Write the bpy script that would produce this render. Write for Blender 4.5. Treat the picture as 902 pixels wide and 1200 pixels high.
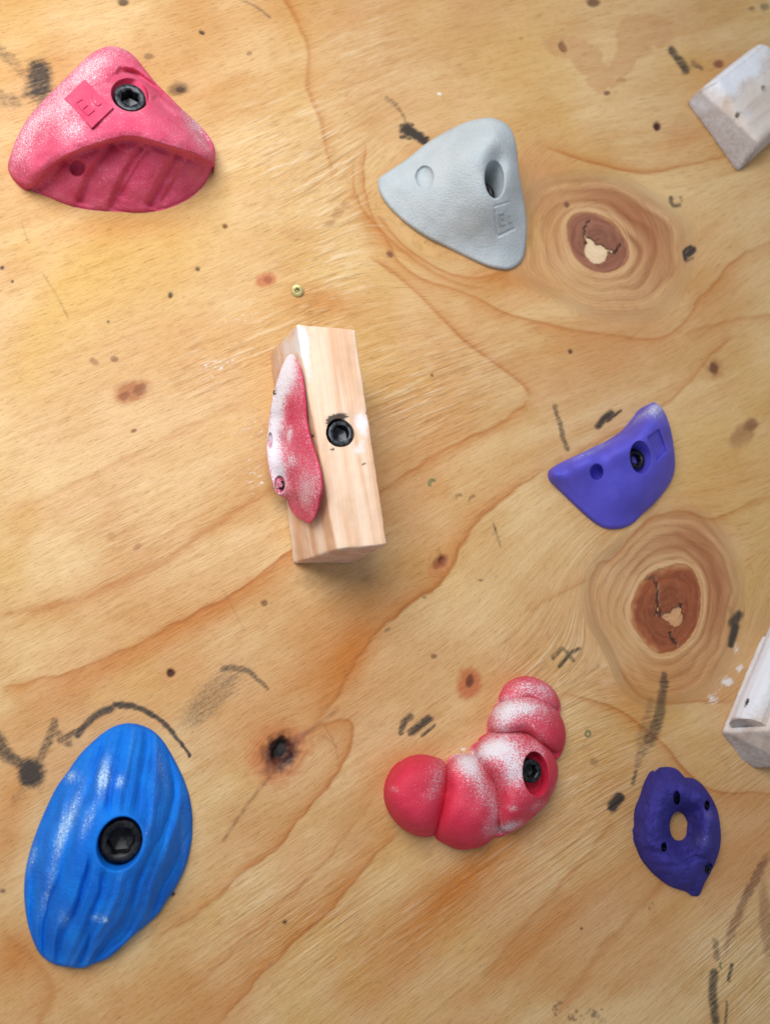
import bpy, bmesh, math
import numpy as np
from mathutils import Matrix, Vector, noise as mnoise

# ------------------------------------------------------------------ camera, light, exposure
for o in list(bpy.data.objects):
    bpy.data.objects.remove(o)
S = bpy.context.scene
COL = S.collection
F, CX, CY = 906.0, 451.0, 600.0        # focal length and principal point, in photo pixels (902 x 1200)
NX, NY = 191.0, 766.0                  # where the wall's normal through the lens meets the wall
D = 0.46                               # lens to wall, metres
PIT = math.atan((NY - CY) / F)
YAW = math.atan((CX - NX) / F * math.cos(PIT))
RIGHT = np.array([math.cos(YAW), -math.sin(YAW), 0.0])
FWD = np.array([math.sin(YAW) * math.cos(PIT), math.cos(YAW) * math.cos(PIT), math.sin(PIT)])
UP = np.array([-math.sin(YAW) * math.sin(PIT), -math.cos(YAW) * math.sin(PIT), math.cos(PIT)])
cam = bpy.data.cameras.new('camera')
cam.sensor_fit = 'VERTICAL'; cam.sensor_height = 24.0; cam.sensor_width = 24.0 * 902 / 1200
cam.lens = 24.0 * F / 1200.0
cam.clip_start = 0.01; cam.clip_end = 50.0
cam.dof.use_dof = True; cam.dof.focus_distance = 0.455; cam.dof.aperture_fstop = 3.4
camo = bpy.data.objects.new('camera', cam); COL.objects.link(camo)
camo.matrix_world = Matrix(((RIGHT[0], UP[0], -FWD[0], 0), (RIGHT[1], UP[1], -FWD[1], -D),
                            (RIGHT[2], UP[2], -FWD[2], 0), (0, 0, 0, 1)))
S.camera = camo
W = bpy.data.worlds.new('World'); S.world = W; W.use_nodes = True
W.node_tree.nodes['Background'].inputs[0].default_value = (0.80, 0.88, 1.0, 1)
W.node_tree.nodes['Background'].inputs[1].default_value = 0.37


def area(name, loc, target, sx, sy, power, color):
    l = bpy.data.lights.new(name, 'AREA'); l.shape = 'RECTANGLE'; l.size = sx; l.size_y = sy
    l.energy = power; l.color = color
    o = bpy.data.objects.new(name, l); COL.objects.link(o); o.location = loc
    o.rotation_euler = (Vector(target) - Vector(loc)).to_track_quat('-Z', 'Y').to_euler()
    return o


area('daylight_opening', (-0.19, -0.62, 0.37), (0.0, 0, 0.12), 0.48, 0.42, 5.7, (1.0, 0.985, 0.965))
S.view_settings.view_transform = 'Standard'; S.view_settings.look = 'None'
S.view_settings.exposure = 0.12; S.view_settings.gamma = 1.0
S.render.engine = 'CYCLES'

# ------------------------------------------------------------------ helpers
rng = np.random.RandomState(7)


def unproj(px, py, h):
    """point on the photo's line of sight standing h metres off the wall"""
    a = (np.asarray(px, float) - CX) / F; b = (CY - np.asarray(py, float)) / F
    dx = FWD[0] + RIGHT[0] * a + UP[0] * b
    dy = FWD[1] + RIGHT[1] * a + UP[1] * b
    dz = FWD[2] + RIGHT[2] * a + UP[2] * b
    k = (D - np.asarray(h, float)) / dy
    return np.stack(np.broadcast_arrays(dx * k, -D + dy * k, dz * k), -1)


def proj(P):
    q = P - np.array([0, -D, 0])
    z = q @ FWD
    return CX + F * (q @ RIGHT) / z, CY - F * (q @ UP) / z


def wp(x, y, h=0.0):
    return Vector(unproj(x, y, h))


def mpp(x, y, h):
    """metres per photo pixel near that point, sideways in the wall plane"""
    return float(np.linalg.norm(unproj(x, y + 0.5, h) - unproj(x, y - 0.5, h)))


TAB = rng.rand(4096)


def vnoise(x, y, seed=0):
    xi = np.floor(x).astype(np.int64); yi = np.floor(y).astype(np.int64)
    fx = x - xi; fy = y - yi
    fx = fx * fx * (3 - 2 * fx); fy = fy * fy * (3 - 2 * fy)
    def hsh(a, b): return TAB[(a * 374761 + b * 668265 + seed * 9973 + ((a * b) % 911) * 31) & 4095]
    return (hsh(xi, yi) * (1 - fx) + hsh(xi + 1, yi) * fx) * (1 - fy) + (hsh(xi, yi + 1) * (1 - fx) + hsh(xi + 1, yi + 1) * fx) * fy


def fbm(x, y, seed=0, o=3):
    r = 0; a = 0.5; t = 0
    for k in range(o):
        r = r + a * vnoise(x, y, seed + k * 17); t += a; a *= 0.5; x = x * 2.03 + 11.3; y = y * 2.03 + 5.7
    return r / t


def sstep(a, b, x):
    t = np.clip((x - a) / (b - a), 0, 1); return t * t * (3 - 2 * t)


def catmull(pts, closed, n=6):
    p = np.array(pts, float); m = len(p); out = []
    rngk = range(m) if closed else range(m - 1)
    for i in rngk:
        if closed: a, b, c, d = p[i - 1], p[i], p[(i + 1) % m], p[(i + 2) % m]
        else: a, b, c, d = p[max(i - 1, 0)], p[i], p[i + 1], p[min(i + 2, m - 1)]
        for k in range(n):
            t = k / n
            out.append(0.5 * ((2 * b) + (-a + c) * t + (2 * a - 5 * b + 4 * c - d) * t * t + (-a + 3 * b - 3 * c + d) * t ** 3))
    if not closed: out.append(p[-1])
    return np.array(out)


def pdist(x, y, pts):
    """distance, side and run (0..1) to a polyline"""
    best = np.full(x.shape, 1e9); side = np.zeros(x.shape); run = np.zeros(x.shape)
    n = len(pts) - 1
    for i in range(n):
        ax, ay = pts[i]; bx, by = pts[i + 1]; ex, ey = bx - ax, by - ay
        L = ex * ex + ey * ey + 1e-9
        t = np.clip(((x - ax) * ex + (y - ay) * ey) / L, 0, 1)
        dx = x - ax - t * ex; dy = y - ay - t * ey
        d = dx * dx + dy * dy
        m = d < best
        best = np.where(m, d, best); side = np.where(m, np.sign(ex * dy - ey * dx), side); run = np.where(m, (i + t) / n, run)
    return np.sqrt(best), side, run


def groove(x, y, pts, w, depth, asym=0.0):
    d, s, r = pdist(x, y, catmull(pts, False, 4) if len(pts) > 2 else pts)
    p = np.exp(-(d / w) ** 2)
    if asym: p = np.maximum(p, np.where(s * asym > 0, np.exp(-d / (abs(asym) * w)), 0))
    return -depth * p * np.clip(np.minimum(r, 1 - r) * 12 + 0.25, 0, 1)


def blobs(x, y, lst):
    r = np.zeros(x.shape)
    for (cx, cy, rx, ry, deg, amp) in lst:
        a = math.radians(deg); dx = x - cx; dy = y - cy
        u = dx * math.cos(a) + dy * math.sin(a); v = -dx * math.sin(a) + dy * math.cos(a)
        r = r + amp * np.exp(-((u / rx) ** 2 + (v / ry) ** 2))
    return r


class TPS:
    def __init__(self, ctrl, reg=0.002):
        c = np.array(ctrl, float); self.p = c[:, :2] / 100.0; n = len(c)
        K = self.k(np.linalg.norm(self.p[:, None] - self.p[None], axis=-1)) + reg * np.eye(n)
        Pm = np.c_[np.ones(n), self.p]
        A = np.block([[K, Pm], [Pm.T, np.zeros((3, 3))]])
        self.w = np.linalg.solve(A, np.r_[c[:, 2], 0, 0, 0]); self.n = n
    @staticmethod
    def k(r): return np.where(r > 1e-9, r * r * np.log(r + 1e-12), 0.0)
    def __call__(self, x, y):
        x = x / 100.0; y = y / 100.0
        r = self.w[self.n] + self.w[self.n + 1] * x + self.w[self.n + 2] * y
        for i in range(self.n):
            r = r + self.w[i] * self.k(np.hypot(x - self.p[i, 0], y - self.p[i, 1]))
        return r


def srgb(r, g, b):
    c = np.array([r, g, b], float) / 255.0
    return np.where(c <= 0.04045, c / 12.92, ((c + 0.055) / 1.055) ** 2.4)


def c4(r, g, b): return tuple(srgb(r, g, b)) + (1.0,)


def mesh_np(name, V, Q, smooth=True, T=None):
    """mesh from arrays of vertices, quads and triangles"""
    me = bpy.data.meshes.new(name)
    Q = np.asarray(Q, np.int32).reshape(-1, 4); T = np.zeros((0, 3), np.int32) if T is None else np.asarray(T, np.int32).reshape(-1, 3)
    me.vertices.add(len(V)); me.vertices.foreach_set('co', np.asarray(V, np.float32).ravel())
    nl = Q.size + T.size
    me.loops.add(nl); me.loops.foreach_set('vertex_index', np.r_[Q.ravel(), T.ravel()])
    me.polygons.add(len(Q) + len(T))
    me.polygons.foreach_set('loop_start', np.r_[np.arange(len(Q)) * 4, Q.size + np.arange(len(T)) * 3].astype(np.int32))
    me.polygons.foreach_set('use_smooth', np.full(len(Q) + len(T), smooth))
    me.update(calc_edges=True); me.validate()
    return me


def attr(me, name, typ, data):
    a = me.attributes.new(name, typ, 'POINT')
    key = {'FLOAT': 'value', 'FLOAT_VECTOR': 'vector', 'FLOAT_COLOR': 'color'}[typ]
    a.data.foreach_set(key, np.asarray(data, np.float32).ravel())


def thing(name, label, cat, loc, group=None):
    o = bpy.data.objects.new(name, None); COL.objects.link(o); o.location = loc
    o.empty_display_size = 0.02
    o['label'] = label; o['category'] = cat
    if group: o['group'] = group
    return o


def link(name, me, mat, parent, label=None):
    o = bpy.data.objects.new(name, me); COL.objects.link(o)
    if mat: me.materials.append(mat)
    root = parent
    off = Vector((0, 0, 0))
    while root is not None:
        off += root.location; root = root.parent
    me.transform(Matrix.Translation(-off))
    o.parent = parent
    if label: o['label'] = label
    return o


# ------------------------------------------------------------------ node helpers
class NT:
    def __init__(self, name):
        self.m = bpy.data.materials.new(name); self.m.use_nodes = True
        self.t = self.m.node_tree; self.b = self.t.nodes['Principled BSDF']
    def n(self, typ, **kw):
        nd = self.t.nodes.new(typ)
        for k, v in kw.items(): setattr(nd, k, v)
        return nd
    def l(self, a, b): self.t.links.new(a, b)
    def put(self, sock, v):
        if isinstance(v, bpy.types.NodeSocket): self.l(v, sock)
        else: sock.default_value = v
    def math(self, op, a, b=0.0, c=0.0, clamp=False):
        nd = self.n('ShaderNodeMath', operation=op, use_clamp=clamp)
        for i, v in enumerate((a, b, c)): self.put(nd.inputs[i], v)
        return nd.outputs[0]
    def at(self, name, out='Fac'):
        return self.n('ShaderNodeAttribute', attribute_name=name).outputs[out]
    def vec(self, v, sc):
        nd = self.n('ShaderNodeVectorMath', operation='MULTIPLY'); self.put(nd.inputs[0], v); nd.inputs[1].default_value = sc
        return nd.outputs[0]
    def noise(self, v, scale=1.0, detail=2.0, rough=0.5, dist=0.0):
        nd = self.n('ShaderNodeTexNoise'); self.put(nd.inputs['Vector'], v)
        nd.inputs['Scale'].default_value = scale; nd.inputs['Detail'].default_value = detail
        nd.inputs['Roughness'].default_value = rough; nd.inputs['Distortion'].default_value = dist
        return nd.outputs['Fac']
    def ramp(self, v, a, b, lo=0.0, hi=1.0):
        nd = self.n('ShaderNodeMapRange', interpolation_type='SMOOTHSTEP'); self.put(nd.inputs[0], v)
        for i, q in zip((1, 2, 3, 4), (a, b, lo, hi)): self.put(nd.inputs[i], q)
        return nd.outputs[0]
    def mix(self, f, a, b, mode='MIX'):
        nd = self.n('ShaderNodeMix', data_type='RGBA', blend_type=mode)
        self.put(nd.inputs[0], f); self.put(nd.inputs[6], a); self.put(nd.inputs[7], b)
        return nd.outputs[2]
    def bump(self, h, dist, strength=1.0, normal=None):
        nd = self.n('ShaderNodeBump'); self.put(nd.inputs['Height'], h); nd.inputs['Distance'].default_value = dist
        nd.inputs['Strength'].default_value = strength
        if normal: self.l(normal, nd.inputs['Normal'])
        return nd.outputs[0]
    def obj(self): return self.n('ShaderNodeTexCoord').outputs['Object']


def resin(name, col, dark, chalk=(0.80, 0.81, 0.86), grit=1.0, rough=0.62, spec=0.35):
    """cast polyester with a sandy skin and chalk dust caught in it"""
    k = NT(name); o = k.obj()
    n0 = k.noise(o, 2200, 2, 0.6); n1 = k.noise(o, 1250, 3, 0.7); n2 = k.noise(o, 60, 3, 0.6)
    base = k.mix(k.ramp(n2, 0.3, 0.7), dark, col)
    base = k.mix(k.ramp(n0, 0.3, 0.75, 0.0, 0.28), base, tuple(min(1, c * 1.35 + 0.02) for c in col[:3]) + (1,))
    ch = k.at('chalk')
    f = k.math('ADD', ch, k.math('MULTIPLY', k.math('SUBTRACT', n1, 0.5), 2.7))
    f = k.math('ADD', f, k.math('MULTIPLY', k.math('SUBTRACT', n2, 0.5), 0.5))
    f = k.math('MULTIPLY', k.ramp(f, 0.40, 0.92, 0.0, 0.92), k.ramp(ch, 0.04, 0.30))
    f = k.math('MAXIMUM', f, k.math('MULTIPLY', k.ramp(ch, 0.0, 1.1, 0.0, 0.42), k.ramp(n2, 0.25, 0.7, 0.3, 1.0)))
    base = k.mix(f, base, chalk + (1,))
    k.put(k.b.inputs['Base Color'], base)
    k.put(k.b.inputs['Roughness'], k.ramp(f, 0, 1, rough, 0.95))
    k.b.inputs['Specular IOR Level'].default_value = spec
    hgt = k.math('ADD', k.math('MULTIPLY', k.noise(o, 800, 3, 0.7), 0.75), k.math('MULTIPLY', n0, 0.25))
    k.put(k.b.inputs['Normal'], k.bump(hgt, 0.0011 * grit, 0.7))
    return k.m


def metal(name, col, rough, worn, worn_amt):
    k = NT(name); o = k.obj(); n = k.noise(o, 420, 3, 0.6)
    k.put(k.b.inputs['Base Color'], k.mix(k.math('MULTIPLY', k.ramp(n, 0.4, 0.65), worn_amt), col, worn))
    k.b.inputs['Metallic'].default_value = 0.85
    k.put(k.b.inputs['Roughness'], k.ramp(n, 0.3, 0.7, rough - 0.08, rough + 0.12))
    k.put(k.b.inputs['Normal'], k.bump(n, 0.0001, 0.4))
    return k.m


M_BOLT = metal('black_oxide_steel', (0.02, 0.021, 0.023, 1), 0.42, (0.055, 0.057, 0.06, 1), 0.7)
M_BOLT_W = metal('worn_black_steel', (0.03, 0.032, 0.036, 1), 0.36, (0.09, 0.097, 0.108, 1), 0.8)
M_ZINC = metal('yellow_zinc', (0.48, 0.42, 0.18, 1), 0.42, (0.30, 0.27, 0.13, 1), 0.6)


# ------------------------------------------------------------------ relief builder for the holds
def outline_polar(poly, cx, cy, na):
    p = catmull(poly, True, 10)
    a = np.arctan2(p[:, 1] - cy, p[:, 0] - cx); r = np.hypot(p[:, 0] - cx, p[:, 1] - cy)
    o = np.argsort(a); a = a[o]; r = r[o]
    th = np.linspace(-math.pi, math.pi, na, endpoint=False)
    return th, np.interp(th, np.r_[a - 2 * math.pi, a, a + 2 * math.pi], np.r_[r, r, r])


def relief(poly, center, hfun, nr=120, na=360, edge=(3.0, 6.0), hole=None, chalk=None, skirt=None, cut=None, floor_gap=None, through=False):
    """A solid standing on the wall: outline and heights (mm) measured in the photo, closed down to the wall.
    hole = (rx, ry, deg, depth_mm, chamfer_px): recess around the centre, its walls square to the wall."""
    cx, cy = center
    th, R = outline_polar(poly, cx, cy, na)
    if hole:
        rx, ry, deg = hole[:3]; a = th - math.radians(deg)
        r0 = rx * ry / np.sqrt((ry * np.cos(a)) ** 2 + (rx * np.sin(a)) ** 2)
    else: r0 = np.zeros(na)
    t = np.linspace(0, 1, nr); t = 1 - (1 - t) ** 1.25
    rr = r0[None] + (R - r0)[None] * t[:, None]
    x = cx + rr * np.cos(th); y = cy + rr * np.sin(th)
    d = (1 - t)[:, None] * (R - r0)[None]
    h = hfun(x, y)
    q = np.clip(d / edge[1], 0, 1)
    h = h - edge[0] * (1 - np.sqrt(np.clip(1 - (1 - q) ** 2, 0, 1)))
    if hole and hole[4] > 0:
        q = np.clip((rr - r0[None]) / hole[4], 0, 1)
        h = h - 0.35 * hole[4] * (1 - np.sqrt(np.clip(1 - (1 - q) ** 2, 0, 1)))
    h = np.maximum(h, 0.05) / 1000.0
    P = unproj(x, y, h)
    ch = chalk(x, y) if chalk else np.zeros(x.shape)
    if callable(skirt): skirt = skirt(P[-1])
    rows = [P[i] for i in range(nr)]; crow = [ch[i] for i in range(nr)]
    last = rows[-1]
    for f in (0.5, 1.0):                     # side wall down to the board
        if skirt is None:
            e = last.copy(); e[:, 1] = last[:, 1] * (1 - f) + 0.0004 * f
        else: e = last + np.asarray(skirt) * f
        rows.append(e); crow.append(ch[-1] * 0.5)
    pre = []; pc = []
    if hole:
        first = rows[0]; c3 = first.mean(0)
        if not through:
            fl = first[:, 1].mean() + hole[3] / 1000.0
            fl = min(fl, -0.0008)
            for f in (1.0, 0.8, 0.6, 0.4, 0.2, 0.08):
                e = first.copy(); e[:, 1] = first[:, 1] * (1 - f) + fl * f
                e[:, 0] = c3[0] + (e[:, 0] - c3[0]) * (1 - 0.05 * f); e[:, 2] = c3[2] + (e[:, 2] - c3[2]) * (1 - 0.05 * f)
                pre.append(e); pc.append(np.zeros(na) if f > 0.1 else ch[0] * 0.4)
        else:
            for f in (1.0, 0.5):
                e = first.copy(); e[:, 1] = first[:, 1] * (1 - f) + 0.0004 * f; pre.append(e); pc.append(np.zeros(na))
    allr = pre + rows; allc = pc + crow
    V = np.concatenate(allr); C = np.concatenate(allc); nrow = len(allr)
    i = np.arange(nrow - 1)[:, None] * na; j = np.arange(na)[None]; j2 = (j + 1) % na
    Q = np.stack([i + j, i + na + j, i + na + j2, i + j2], -1).reshape(-1, 4)
    T = None
    if not through:
        ctr = allr[0].mean(0) if hole else rows[0].mean(0)
        V = np.r_[V, ctr[None]]; C = np.r_[C, C[0]]
        jj = np.arange(na); T = np.stack([np.full(na, len(V) - 1), jj, (jj + 1) % na], -1)
    me = mesh_np('body', V, Q, True, T)
    attr(me, 'chalk', 'FLOAT', C)
    return me


def zoomed(pts, ox, oy, k):
    return [(ox + x * k, oy + y * k) + tuple(r) for (x, y, *r) in pts]


def cap_bolt(parent, x, y, h, rpx, mat=None, name='bolt', tilt=(0, 0), hexf=0.52, height=9.0, n=48, spin=0.3):
    """socket head cap screw: chamfered head with a hexagon socket, its head top h mm off the wall"""
    c = unproj(x, y, h / 1000.0); r = rpx * mpp(x, y, h / 1000.0)
    hh = max(height / 1000.0, 1.3 * r)
    ang = np.linspace(0, 2 * math.pi, n, endpoint=False)
    cir = np.stack([np.cos(ang), np.sin(ang)], -1)
    a = (ang - spin + math.pi / 6) % (math.pi / 3) - math.pi / 6
    hexr = (1 / np.cos(a))[:, None] * cir
    prof = [(cir, 1.0, -hh), (cir, 1.0, -0.14 * r), (cir, 0.985, -0.07 * r), (cir, 0.93, -0.015 * r), (cir, 0.88, 0.0),
            (cir, 0.70, 0.0), (cir, 0.65, -0.02 * r), (hexr, hexf * 1.02, -0.09 * r), (hexr, hexf, -0.14 * r), (hexr, hexf * 0.98, -0.9 * r), (cir, hexf * 0.25, -1.05 * r)]
    V = []
    for sh, k, z in prof:
        for q in sh: V.append((q[0] * k * r, -z * -1 * -1, q[1] * k * r))
    V = np.array(V); V[:, 1] = -np.repeat([p[2] for p in prof], n)
    m = Matrix.Rotation(tilt[0], 3, 'X') @ Matrix.Rotation(tilt[1], 3, 'Z')
    V = V @ np.array(m).T + c
    i = np.arange(len(prof) - 1)[:, None] * n; j = np.arange(n)[None]; j2 = (j + 1) % n
    Q = np.stack([i + j, i + j2, i + n + j2, i + n + j], -1).reshape(-1, 4)
    V = np.r_[V, [V[-n:].mean(0)]]
    jj = np.arange(n); T = np.stack([np.full(n, len(V) - 1), (len(prof) - 1) * n + jj, (len(prof) - 1) * n + (jj + 1) % n], -1)
    me = mesh_np(name, V, Q, True, T)
    bm = bmesh.new(); bm.from_mesh(me); bmesh.ops.recalc_face_normals(bm, faces=bm.faces)
    for e in bm.edges:
        if len(e.link_faces) == 2 and e.calc_face_angle(0) > 0.5: e.smooth = False
    bm.to_mesh(me); bm.free()
    return link(name, me, mat or M_BOLT, parent)


def stroke_bar(parent, name, pts, w, hfun, rise, mat):
    """a raised stroke of a moulded letter, following the surface under it"""
    p = catmull(pts, False, 5) if len(pts) > 2 else np.array([np.array(pts[0]) * (1 - t) + np.array(pts[1]) * t for t in np.linspace(0, 1, 6)])
    tg = np.gradient(p, axis=0); tg /= np.linalg.norm(tg, axis=1)[:, None] + 1e-9
    nn = np.stack([-tg[:, 1], tg[:, 0]], -1)
    rows = []
    for off, up in ((-0.5, -0.6), (-0.42, rise * 1.8), (0.42, rise * 1.8), (0.5, -0.6)):
        q = p + nn * w * off
        rows.append(unproj(q[:, 0], q[:, 1], (hfun(q[:, 0], q[:, 1]) + up) / 1000.0))
    V = np.concatenate(rows); m = len(p)
    Q = [(r * m + i, r * m + i + 1, (r + 1) * m + i + 1, (r + 1) * m + i) for r in range(3) for i in range(m - 1)]
    Q += [(0, m, 2 * m, 3 * m), (m - 1, 2 * m - 1, 3 * m - 1, 4 * m - 1)]
    me = mesh_np(name, V, Q, False); attr(me, 'chalk', 'FLOAT', np.zeros(len(V)))
    return link(name, me, mat, parent)


# ------------------------------------------------------------------ the plywood wall
fr = np.array([unproj(x, y, 0) for x in (-30, 932) for y in (-30, 1230)])
u0, u1, v0, v1 = fr[:, 0].min(), fr[:, 0].max(), fr[:, 2].min(), fr[:, 2].max()
STEP = 0.00066


def axis_lines(a, b):
    return np.r_[np.linspace(a - 0.55, a - 0.02, 16), np.arange(a, b, STEP), np.linspace(b + 0.02, b + 0.55, 16)]


gu = axis_lines(u0, u1); gv = axis_lines(v0, v1)
GU, GV = np.meshgrid(gu, gv)
nU, nV = len(gu), len(gv)
q = np.stack([GU.ravel(), np.zeros(GU.size), GV.ravel()], -1)
zc = (q - np.array([0, -D, 0])) @ FWD
q2 = q.copy()
PX, PY = proj(q2)
bad = zc < 0.1
PX = np.where(bad, -2000, np.clip(PX, -2500, 3500)); PY = np.where(bad, 2000, np.clip(PY, -2500, 3500))

KNOT1 = [(663, 263), (671, 251), (685, 247), (702, 250), (720, 260), (732, 278), (738, 295), (734, 309), (720, 318), (702, 320), (685, 313), (673, 302), (665, 285)]
KNOT2 = [(741, 701), (749, 683), (762, 670), (780, 663), (797, 659), (811, 665), (820, 683), (822, 701), (820, 723), (811, 745), (795, 761), (780, 767), (766, 765), (751, 750), (740, 732), (738, 714)]
RING1 = [(610, 300), (615, 324), (649, 341), (678, 358), (705, 367), (737, 369), (766, 365), (785, 348), (796, 326), (802, 287), (799, 263), (785, 248), (761, 234), (737, 219), (710, 210), (683, 208), (659, 210), (640, 216), (622, 235), (610, 262)]
RING2 = [(691, 679), (702, 660), (715, 650), (729, 637), (746, 621), (764, 607), (786, 601), (806, 601), (826, 608), (842, 630), (857, 656), (863, 679), (862, 705), (858, 735), (848, 770), (830, 798), (806, 815), (780, 822), (753, 818), (735, 803), (724, 783), (713, 758), (698, 732), (691, 712)]


def polar_of(poly, x, y, c=None):
    p = catmull(poly, True, 6)
    c = p.mean(0) if c is None else c
    a = np.arctan2(p[:, 1] - c[1], p[:, 0] - c[0]); r = np.hypot(p[:, 0] - c[0], p[:, 1] - c[1]); o = np.argsort(a)
    th = np.arctan2(y - c[1], x - c[0]); rad = np.hypot(x - c[0], y - c[1])
    return rad, np.interp(th, np.r_[a[o] - 2 * math.pi, a[o], a[o] + 2 * math.pi], np.r_[r[o], r[o], r[o]]), th


def grain_coords(x, y):
    dx = np.clip(x - 450, -750, 750)
    g = (y + 0.25 * dx) / (1 - 0.0005 * dx)
    for (kx, ky, R) in ((702, 287, 78), (779, 712, 92), (328, 882, 20), (517, 658, 12), (530, 235, 70)):
        kd = np.clip(kx - 450, -750, 750); gk = (ky + 0.25 * kd) / (1 - 0.0005 * kd)
        rho = (x - kx) ** 2 + (y - ky) ** 2
        g = g - (g - gk) * np.minimum(R * R / (rho + 1), 1.0) * 0.92
    s = x * 0.88 - y * 0.47
    return s, g


gs, gp = grain_coords(PX, PY)
PALE, TAN, ORANGE = srgb(221, 187, 136), srgb(206, 164, 108), srgb(190, 116, 44)
PINK, YEL, BROWN = srgb(200, 150, 108), srgb(208, 166, 88), srgb(150, 86, 40)
INKC = srgb(46, 42, 40)
n_b = 0.4 * fbm(gs / 200, gp / 22, 3, 4) + 0.6 * fbm(PX / 70, PY / 60, 23, 4); n_c = 0.5 * fbm(gs / 420, gp / 85, 5, 3) + 0.5 * fbm(PX / 120, PY / 100, 29, 3); n_d = fbm(PX / 150, PY / 150, 9, 3)
col = PALE[None] + (TAN - PALE)[None] * sstep(0.3, 0.7, n_b)[:, None]


def tint(m, c, only=None):
    global col
    m = np.clip(m, 0, 1)[:, None]
    col = col * (1 - m) + c[None] * m


tint(0.34 * sstep(0.44, 0.68, n_c), ORANGE)
tint(0.34 * sstep(0.5, 0.72, fbm(PX / 90, PY / 110, 37, 3)), YEL)
tint(0.10 * sstep(0.5, 0.8, fbm(gs / 300, gp / 10, 14, 3)), ORANGE)
tint(0.30 * sstep(0.5, 0.75, n_d), PINK)
# broad stains of the veneer
tint(blobs(PX, PY, [(130, 300, 90, 70, -25, 0.55), (70, 360, 35, 80, 30, 0.6), (30, 440, 30, 60, 20, 0.5), (195, 290, 60, 50, 0, 0.35), (600, 60, 60, 30, 10, .3), (590, 110, 45, 40, 0, .3)]), YEL)
tint(blobs(PX, PY, [(150, 265, 70, 16, -5, 0.4), (415, 762, 22, 55, 28, 0.75), (375, 790, 55, 60, 20, 0.45), (310, 860, 45, 36, 0, 0.5), (420, 690, 90, 40, -35, 0.3),
                    (395, 355, 30, 16, 10, 0.5), (350, 350, 60, 20, 10, 0.25), (12, 960, 22, 70, 10, 0.6), (20, 1120, 30, 40, 30, .6), (850, 990, 80, 40, -20, .35),
                    (560, 1010, 120, 22, -42, 0.6), (520, 1060, 120, 20, -42, 0.5), (640, 1090, 110, 14, -45, 0.55), (480, 1130, 120, 16, -42, 0.35), (790, 800, 70, 30, 0, 0.45),
                    (740, 830, 40, 18, 40, .4), (560, 290, 60, 22, 30, 0.45), (600, 330, 60, 14, 10, .4), (835, 330, 50, 60, 0, .3), (640, 200, 60, 20, 0, .35), (800, 165, 40, 16, -20, .4),
                    (470, 450, 10, 8, 0, .2), (150, 770, 120, 14, -28, .4), (260, 1190, 60, 30, -30, .25), (140, 1180, 120, 20, -35, .3), (860, 940, 60, 18, 0, .4)]), ORANGE)
tint(blobs(PX, PY, [(630, 215, 22, 34, 0, 0.5), (720, 228, 40, 14, 20, 0.55), (757, 262, 18, 34, -25, 0.5), (650, 285, 18, 40, 0, 0.35), (690, 720, 16, 60, 0, 0.35), (842, 690, 18, 60, 0, .45),
                    (700, 1080, 60, 30, -50, .45), (790, 1120, 60, 40, -50, .35), (820, 620, 50, 18, 20, .5), (720, 640, 40, 14, -40, .35), (790, 150, 30, 16, 0, .3), (780, 100, 60, 40, 0, .2)]), PINK)
tint(blobs(PX, PY, [(190, 470, 170, 120, -20, .32), (560, 700, 120, 70, -30, .2), (340, 150, 60, 60, 0, .35), (400, 260, 28, 110, -8, .45), (40, 520, 60, 60, 0, .2), (700, 1000, 60, 20, -45, .4), (650, 880, 60, 60, 0, .25), (520, 330, 80, 16, 35, .25),
                    (760, 350, 40, 14, 0, .4), (440, 1060, 60, 16, -40, .45), (330, 1160, 60, 20, -40, .3), (320, 1080, 80, 40, -40, .15), (230, 660, 120, 22, -25, .3), (570, 700, 60, 40, 0, .25)]), PALE)

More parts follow.
